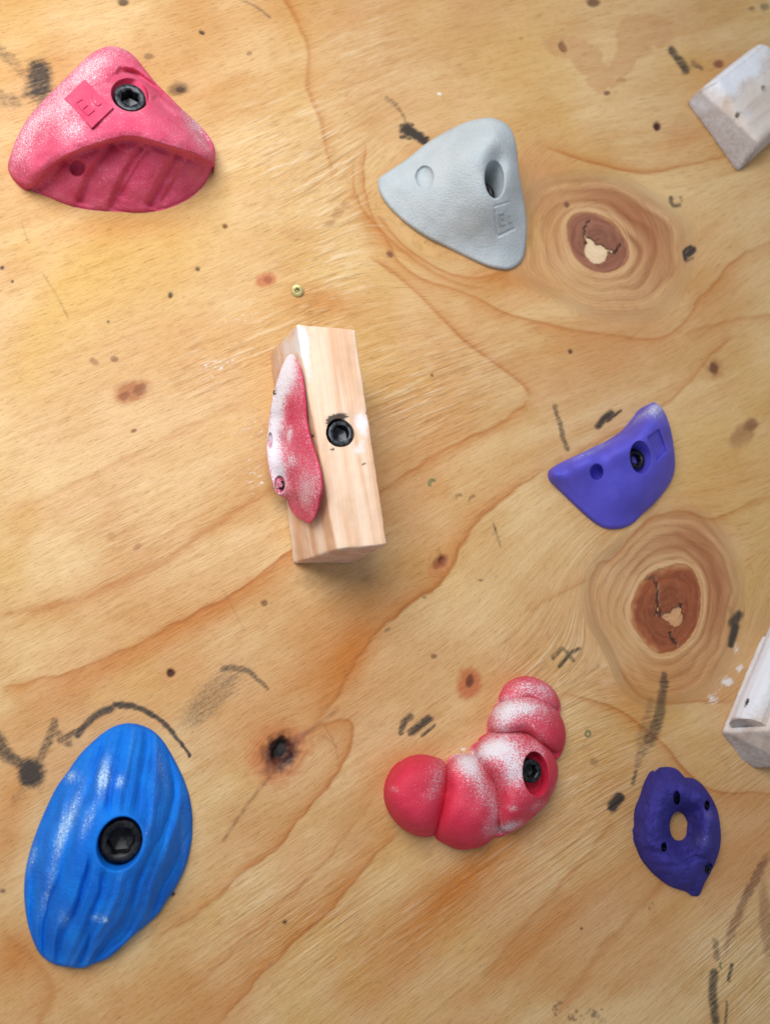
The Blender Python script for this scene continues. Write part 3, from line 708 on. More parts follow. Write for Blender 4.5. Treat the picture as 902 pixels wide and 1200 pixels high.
# yellow countersunk screws with a star recess, driven into the panel
def screw(x, y, rpx, h, tilt):
    c = unproj(x, y, h / 1000.0); r = rpx * mpp(x, y, 0); n = 36
    ang = np.linspace(0, 2 * math.pi, n, endpoint=False); cir = np.stack([np.cos(ang), np.sin(ang)], -1)
    st = cir * (0.40 + 0.085 * np.cos(6 * ang))[:, None]
    prof = [(cir, 0.55, -0.75 * r), (cir, 0.97, -0.25 * r), (cir, 1.0, -0.08 * r), (cir, 0.95, 0.0), (cir, 0.6, 0.04 * r), (st, 1.0, 0.03 * r), (st, 0.92, -0.05 * r), (st, 0.8, -0.5 * r)]
    Vs = np.array([(p[0] * kk * r, -z, p[1] * kk * r) for sh, kk, z in prof for p in sh])
    mt = Matrix.Rotation(tilt[0], 3, 'X') @ Matrix.Rotation(tilt[1], 3, 'Z')
    Vs = Vs @ np.array(mt).T + c
    i = np.arange(len(prof) - 1)[:, None] * n; j = np.arange(n)[None]; j2 = (j + 1) % n
    Qv = np.stack([i + j, i + j2, i + n + j2, i + n + j], -1).reshape(-1, 4)
    Vs = np.r_[Vs, [Vs[-n:].mean(0)]]; jj = np.arange(n)
    return mesh_np('screw', Vs, Qv, False, np.stack([np.full(n, len(Vs) - 1), (len(prof) - 1) * n + jj, (len(prof) - 1) * n + (jj + 1) % n], -1))


for (x, y, rp, h, tl) in ((348.5, 340.5, 6.7, 2.0, (0.35, -0.1)), (507, 567, 6.6, -0.1, (0.1, 0.1)), (688.5, 860, 5.0, 0.1, (0.05, 0)), (846, 1131, 6.0, -0.2, (0, 0.1))):
    link('screw', screw(x, y, rp, h, tl), M_ZINC, wall)
# ------------------------------------------------------------------ climbing holds
GRP = 'resin climbing holds bolted to the plywood'
M_PINK = resin('pink_resin', c4(216, 78, 114), c4(202, 62, 98), grit=1.4, rough=0.75, spec=0.22)
M_GREY = resin('grey_resin', c4(190, 198, 201), c4(178, 188, 193), grit=1.7, spec=0.3)
M_PURP = resin('violet_resin', c4(88, 82, 200), c4(78, 73, 188), grit=0.9, rough=0.5)
M_DARKP = resin('dark_violet_resin', c4(58, 52, 138), c4(48, 42, 120), grit=1.0, rough=0.8, spec=0.2)
M_BLUE = resin('blue_resin', c4(0, 122, 226), c4(0, 98, 204), chalk=(0.52, 0.75, 0.95), grit=1.5, rough=0.65, spec=0.2)
M_RED = resin('red_resin', c4(222, 46, 78), c4(206, 36, 66), grit=1.0, rough=0.58)
M_CRIM = resin('crimson_resin', c4(212, 36, 88), c4(196, 26, 76), grit=1.0, rough=0.58)

# --- pink slab with a scalloped underside
Z = lambda p: zoomed(p, 0, 40, 270 / 902)
pk_out = Z([(400, 55), (440, 47), (490, 60), (530, 90), (570, 140), (610, 190), (660, 240), (720, 300), (780, 355), (825, 410), (843, 460), (838, 520), (822, 545), (800, 590), (740, 645), (650, 685), (560, 699), (450, 695),
            (350, 688), (280, 673), (200, 643), (120, 610), (70, 580), (42, 550), (32, 515), (45, 465), (70, 400), (110, 330), (160, 270), (220, 210), (290, 140), (350, 82)])
up = TPS(Z([(35, 520, 4), (70, 400, 6), (160, 270, 8), (290, 140, 9), (400, 60, 12), (490, 65, 14), (570, 140, 15), (660, 240, 15), (780, 355, 14), (840, 470, 12),
            (110, 520, 22), (200, 455, 34), (300, 410, 43), (420, 365, 48), (520, 345, 50), (620, 370, 48), (720, 410, 40), (800, 460, 26), (120, 600, 6), (200, 510, 28), (300, 462, 40), (420, 420, 46), (520, 402, 48), (620, 432, 46), (700, 455, 40), (800, 485, 26), (835, 525, 12),
            (510, 235, 41), (340, 270, 38), (250, 330, 34), (400, 150, 28), (600, 280, 40), (700, 340, 34), (150, 400, 20), (440, 90, 19)]), reg=0.03)
lowr = TPS(Z([(120, 612, 2), (280, 675, 2), (450, 697, 2), (650, 687, 2), (800, 592, 2), (835, 530, 4), (220, 530, 20), (300, 480, 30), (420, 440, 37), (520, 425, 39), (620, 450, 37), (700, 475, 32), (790, 510, 18),
              (300, 580, 17), (430, 570, 22), (560, 570, 22), (680, 570, 17), (400, 640, 10), (560, 640, 11)]), reg=0.02)
pk_crx = np.array([0, 36, 60, 90, 126, 156, 186, 210, 240, 252]); pk_cry = np.array([236, 222.5, 194, 178, 166, 160, 169, 176.5, 185, 200])
pk_gr = [(Z([(310, 668), (350, 570), (400, 490), (450, 425)]), 5, 4.2), (Z([(432, 690), (485, 565), (560, 435)]), 4.5, 3.4), (Z([(470, 640), (530, 540), (590, 445)]), 3, 1.5), (Z([(585, 680), (640, 575), (695, 462)]), 5, 4.2), (Z([(635, 665), (690, 565), (745, 480)]), 3.5, 2.0), (Z([(150, 615), (210, 560), (260, 490)]), 4, 2.2)]
pk_up = [(Z([(460, 135), (540, 165), (600, 205), (650, 240)]), 5.0, 4.6), (Z([(420, 190), (500, 150), (580, 190), (680, 275), (760, 345), (825, 425)]), 4.6, 5.0), (Z([(600, 240), (680, 320), (760, 370), (830, 450)]), 4.6, 4.6), (Z([(350, 210), (420, 165), (470, 150)]), 3.5, 1.5)]


def h_pink(x, y):
    yc = sum(np.interp(x + o_, pk_crx, pk_cry) for o_ in (-12, -6, 0, 6, 12)) / 5; d = y - yc
    wv = (fbm(x / 14, y / 14, 3, 2) - .5)
    hu = up(x, y) + 1.6 * wv
    hl = lowr(x, y) + 1.4 * wv
    for p, w, dd in pk_gr: hl = hl + groove(x, y, p, w, dd * 1.15, 3.0)
    for p, w, dd in pk_up: hu = hu + groove(x, y, p, w, dd)
    f = sstep(-3.0, 3.0, d)
    h = hu * (1 - f) + np.minimum(hl, hu + 2) * f
    h = h + 1.6 * np.exp(-((d + 12) / 9.0) ** 2) - 1.8 * np.exp(-((d - 5) / 5.0) ** 2)
    e = np.hypot((x - 91) / 9.0, (y - 197) / 10.0)
    return np.maximum(h - 5.0 * (1 - sstep(0.75, 1.1, e)), 0.6)


ch_pink = lambda x, y: blobs(x, y, [(60, 125, 16, 60, 48, .32), (108, 82, 20, 24, 40, .24), (30, 170, 12, 34, 25, .3), (112, 76, 30, 10, -35, .2), (95, 128, 28, 22, 0, .2), (80, 150, 20, 16, 0, .28), (225, 140, 10, 30, -40, .3), (235, 160, 8, 26, -25, .2), (150, 60, 26, 8, 20, .15)]) + 0.20
t = thing('climbing_hold', 'pink triangular slab hold with scalloped underside and square emblem plate', 'climbing hold', wp(134, 200), GRP)
link('body', relief(pk_out, (152.5, 111), h_pink, 150, 620, edge=(3.0, 6.0), hole=(22.5, 19.2, 22, 14, 2.2), chalk=ch_pink), M_PINK, t)
cap_bolt(t, 152.3, 113.5, 37.5, 16.2, M_BOLT_W, spin=0.1)
# raised square plate with a moulded mark
pc = np.array([(99.5, 92.5), (134.5, 126.5), (108, 151.5), (75, 116)])
gs_ = np.linspace(0, 1, 34)
A, B = np.meshgrid(gs_, gs_)
pp = (pc[0][None, None] * ((1 - A) * (1 - B))[..., None] + pc[1] * (A * (1 - B))[..., None] + pc[2] * (A * B)[..., None] + pc[3] * ((1 - A) * B)[..., None])
ed = np.minimum(np.minimum(A, 1 - A), np.minimum(B, 1 - B))
pl_h = TPS(list(zip(*(np.stack([pp[..., 0].ravel(), pp[..., 1].ravel(), h_pink(pp[..., 0], pp[..., 1]).ravel()])[:, ::29]))), reg=0.4)
hp_ = lambda x, y: pl_h(x, y) + 1.0
hh = np.where(ed > 0.02, hp_(pp[..., 0], pp[..., 1]), hp_(pp[..., 0], pp[..., 1]) - 3.0)
P = unproj(pp[..., 0], pp[..., 1], hh / 1000).reshape(-1, 3); m_ = 34
Qp = [(r * m_ + c, r * m_ + c + 1, (r + 1) * m_ + c + 1, (r + 1) * m_ + c) for r in range(m_ - 1) for c in range(m_ - 1)]
me = mesh_np('emblem_plate', P, Qp, True); attr(me, 'chalk', 'FLOAT', np.full(len(P), 0.16))
plate = link('emblem_plate', me, M_PINK, t)
ZL = lambda p: [(65 + x * 80 / 902, 80 + y * 80 / 902) for x, y in p]
for st in ([(270, 455), (355, 400)], [(345, 545), (425, 480)], [(435, 610), (515, 545)], [(270, 455), (345, 535), (435, 615)]):
    stroke_bar(plate, 'letter_stroke', ZL(st), 1.9, hp_, 0.55, M_PINK)
stroke_bar(plate, 'letter', ZL([(475, 365), (500, 440), (560, 485), (605, 455)]), 1.9, hp_, 0.55, M_PINK)

# --- grey rounded triangle
Z = lambda p: zoomed(p, 430, 120, 210 / 902)
gr_out = Z([(53, 400), (62, 378), (110, 345), (200, 285), (300, 205), (400, 145), (480, 106), (540, 87), (600, 78), (650, 83), (700, 108), (730, 148), (747, 200), (756, 260), (763, 340), (775, 420), (790, 500), (800, 580), (802, 650), (797, 720), (786, 780),
            (760, 818), (720, 840), (680, 842), (610, 827), (520, 790), (400, 730), (300, 680), (200, 612), (120, 540), (75, 480), (56, 435)])
gr_t = TPS(Z([(55, 400, 3), (200, 285, 9), (300, 205, 15), (400, 145, 23), (540, 90, 35), (620, 82, 41), (700, 112, 43), (748, 200, 40), (760, 300, 33), (785, 480, 20), (800, 640, 10), (780, 780, 4), (700, 838, 3), (600, 822, 3), (400, 728, 3), (200, 610, 3), (75, 480, 3),
              (640, 150, 50), (660, 200, 51), (560, 190, 46), (470, 250, 39), (400, 330, 31), (300, 350, 21), (150, 420, 10), (560, 350, 44), (500, 450, 34), (400, 520, 22), (600, 520, 34), (560, 640, 18), (700, 560, 26), (720, 700, 12), (640, 720, 10), (500, 700, 9), (300, 560, 13), (720, 330, 42), (200, 520, 8), (690, 430, 38)]))


def h_grey(x, y):
    h = gr_t(x, y) + 0.9 * (fbm(x / 22, y / 22, 3, 2) - .5)
    h = h - blobs(x, y, Z([(648, 318)])[0] and [(430 + 652 * .2328, 120 + 325 * .2328, 13, 24, 4, 9.0)])
    e = np.hypot((x - (430 + 290 * .2328)) / 10.5, (y - (120 + 376 * .2328)) / 13.5)
    h = h - 4.5 * np.sqrt(np.clip(1 - e ** 2, 0, 1))
    for p, w, dd in ((Z([(640, 540), (655, 672)]), 1.3, .8), (Z([(655, 675), (745, 632)]), 1.5, 1.0), (Z([(635, 525), (718, 500)]), 1.2, .6)):
        h = h + groove(x, y, p, w, dd)
    return np.maximum(h, 0.5)


t = thing('climbing_hold', 'pale grey rounded triangular hold with a deep funnel bolt hole, beside the upper knot', 'climbing hold', wp(535, 260), GRP)
body = link('body', relief(gr_out, (579, 210.5), h_grey, 150, 620, edge=(3.0, 4.5), hole=(11.2, 22.0, -4, 36, 3.0), chalk=lambda x, y: blobs(x, y, [(520, 170, 60, 20, -25, .12)])), M_GREY, t)
bq = unproj(579, 210.5, 0.042); bq[1] = -0.027; bx, by = proj(bq[None]); cap_bolt(t, float(bx[0]) - 1.0, float(by[0]), 27, 12.5, M_BOLT)
ZL = lambda p: [(560 + x * 60 / 902, 225 + y * 65 / 977) for x, y in p]
for st in ([(360, 385), (455, 365)], [(395, 470), (455, 455)], [(390, 580), (485, 555)], [(345, 385), (400, 590)], [(520, 412), (565, 405)], [(520, 525), (590, 515)], [(520, 415), (530, 520)]):
    stroke_bar(body, 'letter_stroke', ZL(st), 1.5, h_grey, 0.45, M_GREY)

# --- violet wedge
Z = lambda p: zoomed(p, 630, 460, 180 / 902)
pu_out = Z([(62, 475), (75, 452), (140, 408), (240, 362), (340, 313), (440, 268), (520, 213), (570, 168), (610, 113), (650, 70), (680, 57), (712, 73), (738, 105), (762, 160), (782, 230), (796, 310), (804, 400), (800, 460), (780, 520), (740, 582), (690, 642), (620, 707), (560, 767),
            (510, 792), (450, 803), (390, 796), (340, 771), (260, 706), (180, 631), (110, 561), (75, 515)])
pu_t = TPS(Z([(62, 475, 4), (140, 410, 7), (340, 315, 9), (520, 215, 11), (610, 115, 13), (680, 60, 16), (740, 110, 15), (790, 280, 12), (804, 420, 9), (740, 582, 4), (620, 705, 3), (510, 790, 3), (390, 795, 3), (260, 705, 3), (110, 560, 3),
              (90, 475, 12), (200, 415, 19), (310, 365, 24), (430, 318, 27), (520, 275, 29), (590, 225, 30), (650, 150, 28), (700, 100, 23), (750, 200, 24), (770, 350, 20), (600, 380, 29), (460, 430, 26), (345, 465, 22), (220, 520, 15), (350, 620, 13), (480, 620, 17), (600, 560, 20), (700, 480, 21), (480, 730, 8), (620, 650, 11), (700, 310, 27)]))
rq = np.array(Z([(640, 262), (709, 212), (757, 345), (702, 406)]))


def quad_in(x, y, q4):
    r = np.full(x.shape, 1e9)
    for i in range(4):
        a = q4[i]; b = q4[(i + 1) % 4]; e = (b - a) / np.linalg.norm(b - a)
        r = np.minimum(r, e[0] * (y - a[1]) - e[1] * (x - a[0]))
    return r


def h_pu(x, y):
    h = pu_t(x, y) + 0.6 * (fbm(x / 20, y / 20, 3, 2) - .5)
    h = h - 2.4 * sstep(-0.4, 1.2, quad_in(x, y, rq))
    e = np.hypot((x - 698.7) / 8.0, (y - 553.2) / 10.0)
    return np.maximum(h - 8.0 * (1 - sstep(0.75, 1.02, e)), 0.5)


ch_pu = lambda x, y: blobs(x, y, [(735, 495, 50, 7, -27, .42), (770, 480, 12, 14, 0, .5), (690, 530, 40, 5, -24, .32), (768, 572, 14, 5, -40, .12)])
t = thing('climbing_hold', 'bright violet wedge hold with chalky upper rim and a recessed square, above the lower knot', 'climbing hold', wp(715, 580), GRP)
link('body', relief(pu_out, (750, 536), h_pu, 150, 620, edge=(3.5, 5.0), hole=(12.2, 19.6, -6, 13, 1.2), chalk=ch_pu), M_PURP, t)
cap_bolt(t, 745.5, 537.5, 21.5, 11.0, M_BOLT)

# --- blue ribbed oval
Z = lambda p: zoomed(p, 0, 820, 250 / 902)
bl_out = Z([(545, 99), (600, 108), (650, 133), (690, 173), (720, 220), (750, 275), (780, 340), (802, 410), (813, 480), (814, 560), (806, 625), (790, 690), (768, 745), (735, 808), (705, 850), (670, 905), (622, 950), (560, 1003), (510, 1050), (460, 1092),
            (400, 1116), (350, 1135), (290, 1130), (230, 1118), (180, 1085), (150, 1040), (125, 970), (110, 900), (103, 820), (107, 740), (120, 670), (140, 600), (170, 520), (200, 450), (240, 370), (290, 300), (340, 230), (390, 180), (440, 138), (490, 110)])
bl_t = TPS(Z([(545, 100, 3), (650, 133, 3), (720, 220, 3), (780, 340, 3), (813, 480, 4), (806, 625, 5), (735, 808, 6), (622, 950, 7), (460, 1092, 7), (350, 1133, 7), (230, 1118, 7), (150, 1040, 6), (110, 900, 5), (107, 740, 4), (170, 520, 3), (240, 370, 3), (340, 230, 3), (440, 140, 3),
              (530, 180, 13), (420, 300, 23), (560, 300, 25), (650, 330, 21), (330, 450, 27), (500, 430, 34), (650, 480, 30), (740, 480, 18), (260, 600, 27), (400, 600, 37), (510, 600, 39), (640, 620, 34), (740, 640, 18), (210, 780, 23), (350, 780, 34), (500, 780, 35), (620, 780, 27), (220, 930, 19), (350, 950, 27), (480, 930, 26), (580, 880, 23), (300, 1050, 17), (420, 1030, 18)]))
bl_ax = catmull(Z([(560, 60), (545, 200), (520, 400), (480, 620), (420, 830), (330, 1010), (250, 1180)]), False, 6)


def h_bl(x, y):
    d, s, r = pdist(x, y, bl_ax)
    w = 30 + 62 * np.sin(np.clip(r, 0, 1) * math.pi) ** 0.8
    c = d * s / w + 0.10 * (fbm(x / 30, y / 60, 5, 2) - .5) * 2
    rib = np.abs(((c * 2.6 + 0.4 * np.sin(r * 7) + 0.9 * (fbm(c * 2 + 4, r * 3, 6, 2) - .5)) % 1.0) - 0.5) * 2
    rib2 = np.abs(((c * 6.8 + 0.6 * np.sin(r * 5 + 1)) % 1.0) - 0.5) * 2
    amp = 4.4 + 1.8 * sstep(0.55, 0.95, r) + 1.0 * sstep(0.2, 0.9, -c) + 0.6 * sstep(0.3, 0.8, c)
    near = sstep(28, 48, np.hypot(x - 140, y - 988))
    h = bl_t(x, y)
    return np.maximum(h - amp * near * (0.8 * (1 - rib) ** 1.6 + 0.22 * (1 - rib2)) * sstep(0, 14, h), 0.6)


def ch_lit_bl(x, y):
    d, s, r = pdist(x, y, bl_ax)
    st = fbm((d * s) / 5, r * 7, 15, 3)
    w = 30 + 62 * np.sin(np.clip(r, 0, 1) * math.pi) ** 0.8; c = d * s / w + 0.10 * (fbm(x / 30, y / 60, 5, 2) - .5) * 2
    rib = np.abs(((c * 2.6 + 0.4 * np.sin(r * 7) + 0.9 * (fbm(c * 2 + 4, r * 3, 6, 2) - .5)) % 1.0) - 0.5) * 2
    return blobs(x, y, [(122, 912, 7, 22, 8, .60), (141, 916, 5, 9, 10, .5), (86, 950, 7, 34, 20, .34), (70, 985, 6, 40, 14, .36), (103, 962, 6, 20, 20, .34), (85, 910, 9, 8, 0, .34), (55, 1050, 5, 26, 16, .3), (38, 1005, 5, 22, 12, .26), (114, 1076, 9, 5, 0, .26), (76, 1075, 8, 12, 0, .22), (124, 1078, 3, 3, 0, .5), (190, 900, 5, 24, -12, .2), (215, 990, 4, 30, 0, .14)]) * (0.95 + 1.1 * st) + 0.05 + 0.26 * rib ** 2 * st * (0.4 + 0.6 * (s < 0))  # chalk streaks, plus paler ridge tops painting the light on the ribs


t = thing('climbing_hold', 'large blue oval hold with long ribs and chalk streaks, at the lower left', 'climbing hold', wp(128, 1000), GRP)
link('body', relief(bl_out, (140.5, 988.5), h_bl, 170, 720, edge=(3.5, 5.0), hole=(26.0, 32.5, 22, 27, 3.5), chalk=ch_lit_bl), M_BLUE, t)
cap_bolt(t, 141.8, 986, 30, 26.0, M_BOLT, spin=0.55, hexf=0.55)

# --- red five-lobed caterpillar
Z = lambda p: zoomed(p, 430, 780, 250 / 902)
t = thing('climbing_hold', 'red caterpillar hold of five overlapping round lobes dusted with white chalk', 'climbing hold', wp(560, 920), GRP)
ch_red = lambda x, y: 0.10 + 0.72 * blobs(x, y, [(500, 915, 22, 26, 20, .22), (555, 925, 22, 40, -15, .18), (600, 915, 34, 40, 0, .22), (620, 845, 34, 24, 10, .2), (622, 808, 30, 14, 0, .2), (632, 880, 12, 14, 0, .2), (515, 905, 9, 20, 10, .30), (462, 925, 6, 4, 20, .4), (510, 925, 8, 14, 30, .2), (545, 893, 22, 13, 25, .75), (560, 915, 10, 34, -28, .52), (580, 945, 7, 26, -8, .35), (572, 970, 8, 14, 10, .3), (570, 880, 20, 10, -20, .85), (595, 874, 36, 20, 15, .62), (604, 905, 14, 22, -10, .55), (590, 890, 14, 24, -30, .3),
                                                 (596, 969, 18, 6, -18, .9), (601, 947, 6, 4, 0, .5), (628, 945, 12, 5, -30, .4), (648, 930, 4, 16, 20, .25), (588, 838, 18, 16, -40, .85), (608, 828, 26, 12, 0, .72), (620, 832, 10, 8, 0, .3), (645, 835, 14, 14, 0, .32), (615, 803, 26, 10, 5, .48), (640, 812, 12, 8, 30, .3)])
LOBES = [  # outline (photo px), summit px, summit height mm, edge heights towards the right side, squareness
    ([(220, 377), (160, 392), (110, 440), (80, 500), (75, 560), (95, 620), (140, 680), (190, 712), (240, 724), (290, 712), (325, 650), (346, 560), (345, 470), (330, 408), (280, 384)], (200, 540), 31, 3.0, 0),
    ([(395, 371), (350, 385), (338, 410), (330, 480), (300, 600), (285, 715), (320, 750), (380, 776), (430, 776), (490, 762), (535, 725), (565, 670), (577, 600), (565, 530), (535, 460), (495, 400), (445, 375)], (430, 570), 29, 2.8, 0),
    ([(433, 357), (480, 312), (540, 273), (610, 256), (680, 269), (740, 309), (785, 369), (806, 430), (801, 490), (771, 562), (721, 622), (651, 682), (591, 713), (532, 722), (548, 660), (553, 590), (530, 510), (480, 430)], (672, 470), 32, 2.8, 4),
    ([(508, 285), (511, 230), (530, 190), (570, 150), (620, 124), (680, 116), (740, 134), (790, 174), (826, 230), (839, 290), (831, 345), (800, 397), (765, 350), (700, 303), (620, 285), (550, 297)], (682, 225), 27, 2.8, 3),
    ([(552, 172), (560, 120), (590, 79), (640, 51), (690, 46), (750, 69), (790, 104), (813, 150), (817, 185), (805, 212), (745, 165), (660, 147), (595, 165)], (690, 110), 18, 2.6, 3)]
for li, (ol, sm, H, sq, eh) in enumerate(LOBES):
    po = Z(ol); s = Z([sm])[0]
    zz = np.array(po)

    def h_lobe(x, y, po=po, s=s, H=H, sq=sq, eh=eh):
        th_, R_ = outline_polar(po, s[0], s[1], 720)
        kr = np.exp(-(np.arange(-60, 61) / 26.0) ** 2); R_ = np.convolve(np.tile(R_, 3), kr / kr.sum(), 'same')[720:1440]
        a = np.arctan2(y - s[1], x - s[0]); r = np.hypot(x - s[0], y - s[1]) / np.interp(a, th_, R_, period=2 * math.pi)
        r = np.clip(r, 0, 1); e0 = 0.8 + eh * (0.5 + 0.5 * np.cos(a - 0.3))
        return e0 + (H - e0) * (1 - r ** sq) ** (1 / 1.9) + 0.5 * (fbm(x / 16, y / 16, 3, 2) - .5)
    if li == 2:
        me = relief(po, Z([(712, 458)])[0], h_lobe, 120, 480, edge=(0.6, 2.0), hole=(15.2, 26.5, -6, 13, 2.2), chalk=ch_red)
    else: me = relief(po, s, h_lobe, 90, 360, edge=(0.6, 2.0), chalk=ch_red)
    link('lobe', me, M_RED, t)
cap_bolt(t, 622.4, 903.8, 25.5, 14.2, M_BOLT, spin=0.4)

# --- dark violet ring
Z = lambda p: zoomed(p, 720, 880, 150 / 902)
do_out = Z([(390, 114), (335, 120), (303, 150), (265, 139), (235, 165), (200, 240), (178, 310), (154, 370), (139, 430), (134, 500), (139, 580), (145, 650), (160, 712), (190, 772), (240, 832), (300, 892), (360, 937), (420, 967), (500, 992), (540, 1020), (582, 1024), (604, 1000), (633, 930),
            (673, 860), (713, 770), (738, 690), (747, 610), (742, 530), (732, 460), (716, 400), (682, 330), (642, 270), (600, 223), (550, 193), (500, 190), (470, 160), (435, 128)])
do_t = TPS(Z([(390, 118, 4), (265, 145, 3), (178, 310, 2), (134, 500, 2), (160, 712, 2), (300, 890, 2), (500, 990, 2), (582, 1020, 3), (673, 860, 5), (745, 610, 7), (716, 400, 7), (600, 225, 6), (480, 180, 5),
              (330, 200, 14), (240, 350, 15), (220, 520, 17), (240, 680, 15), (360, 830, 13), (500, 900, 12), (600, 860, 14), (680, 650, 20), (680, 480, 21), (600, 320, 20), (470, 240, 18), (350, 300, 19), (310, 450, 20), (310, 600, 19), (400, 730, 17), (530, 780, 17), (610, 690, 21), (640, 560, 22),
              (450, 425, 4), (450, 640, 3), (385, 530, 6), (520, 530, 2), (500, 440, 3), (500, 620, 2), (560, 420, 11), (570, 600, 11), (400, 420, 10), (395, 640, 10), (480, 380, 12)]))


def h_do(x, y):
    h = do_t(x, y) + 3.4 * (fbm(x / 17, y / 17, 3, 3) - .5) + 1.6 * (fbm(x / 5, y / 5, 9, 2) - .5)
    for (zx, zy, rx, ry) in ((435, 332, 4.2, 8.8), (648, 385, 3.2, 6.2), (345, 680, 3.6, 6.0), (660, 835, 5.2, 8.6)):
        e = np.hypot((x - 720 - zx * .1663) / rx, (y - 880 - zy * .1663) / ry)
        h = h - 9.0 * (1 - sstep(0.7, 1.05, e))
    for p, w, dd in ((Z([(305, 155), (330, 200)]), 2.5, 1.5), (Z([(250, 700), (400, 740), (520, 700)]), 4, 1.6), (Z([(480, 790), (560, 750), (640, 760)]), 3, 1.8), (Z([(480, 165), (520, 230)]), 3, 1.2), (Z([(540, 990), (560, 930)]), 2.5, 1.4)):
        h = h + groove(x, y, p, w, dd)
    return np.maximum(h, 0.6)


t = thing('climbing_hold', 'small dark violet ring hold with rough lumpy skin and an open centre showing the plywood', 'climbing hold', wp(793, 975), GRP)
body = link('body', relief(do_out, (794.8, 968.1), h_do, 130, 560, edge=(2.4, 4.0), hole=(10.6, 17.4, 0, 10, 1.5), through=True, chalk=lambda x, y: 0.05 + blobs(x, y, [(822, 985, 14, 10, -30, .18), (830, 955, 5, 8, 0, .18)])), M_DARKP, t)
for (zx, zy, rp, hz) in ((438, 338, 3.2, 10.5), (649, 388, 2.6, 12), (344, 684, 2.8, 9.5), (658, 838, 4.0, 5.5)):
    cap_bolt(t, 720 + zx * .1663, 880 + zy * .1663, hz, rp, M_BOLT, name='screw', height=4, n=24)


# ------------------------------------------------------------------ timber blocks
def pine(name, base, stripe, chalkc, chalk_lo, chalk_hi, grime=0.0, end=(0.62, 0.46, 0.38, 1), enda=0.4):
    k = NT(name); g = k.at('grain', 'Vector'); o = k.obj()
    s1 = k.noise(k.vec(g, (6, 110, 110)), 1, 3, 0.5, 0.2); s2 = k.noise(k.vec(g, (22, 900, 900)), 1, 3, 0.6); bl = k.noise(o, 55, 4, 0.6); fn = k.noise(o, 420, 3, 0.6)
    c = k.mix(k.ramp(s1, 0.35, 0.65), base, stripe)
    c = k.mix(k.ramp(s2, 0.5, 0.75, 0.0, 0.35), c, k.mix(1.0, c, (0.80, 0.70, 0.60, 1), 'MULTIPLY'))
    if grime: c = k.mix(k.ramp(bl, 0.48, 0.75, 0.0, grime), c, (0.30, 0.20, 0.15, 1))
    eg = k.at('endgrain_shade'); c = k.mix(k.math('MULTIPLY', eg, enda), c, k.mix(k.ramp(fn, 0.3, 0.7), end, k.mix(1.0, end, (0.7, 0.62, 0.58, 1), 'MULTIPLY')))  # end grain and grime, with the shade of the end face painted in
    ch = k.math('ADD', k.math('MULTIPLY', k.at('chalk'), k.math('SUBTRACT', 1.0, k.math('MULTIPLY', eg, 0.5))), k.math('MULTIPLY', k.math('SUBTRACT', bl, 0.5), 0.9))
    ch = k.math('ADD', ch, k.math('MULTIPLY', k.math('SUBTRACT', fn, 0.5), 0.5))
    c = k.mix(k.ramp(ch, chalk_lo, chalk_hi, 0.0, 0.85), c, chalkc)
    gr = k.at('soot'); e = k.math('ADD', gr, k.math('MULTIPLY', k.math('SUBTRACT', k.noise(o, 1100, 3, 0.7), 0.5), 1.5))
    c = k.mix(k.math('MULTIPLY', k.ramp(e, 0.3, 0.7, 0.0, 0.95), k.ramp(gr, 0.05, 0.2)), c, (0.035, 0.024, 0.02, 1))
    k.put(k.b.inputs['Base Color'], c); k.b.inputs['Roughness'].default_value = 0.62; k.b.inputs['Specular IOR Level'].default_value = 0.3
    k.put(k.b.inputs['Normal'], k.bump(k.math('ADD', s2, k.math('MULTIPLY', fn, 0.5)), 0.0004, 0.5))
    return k.m


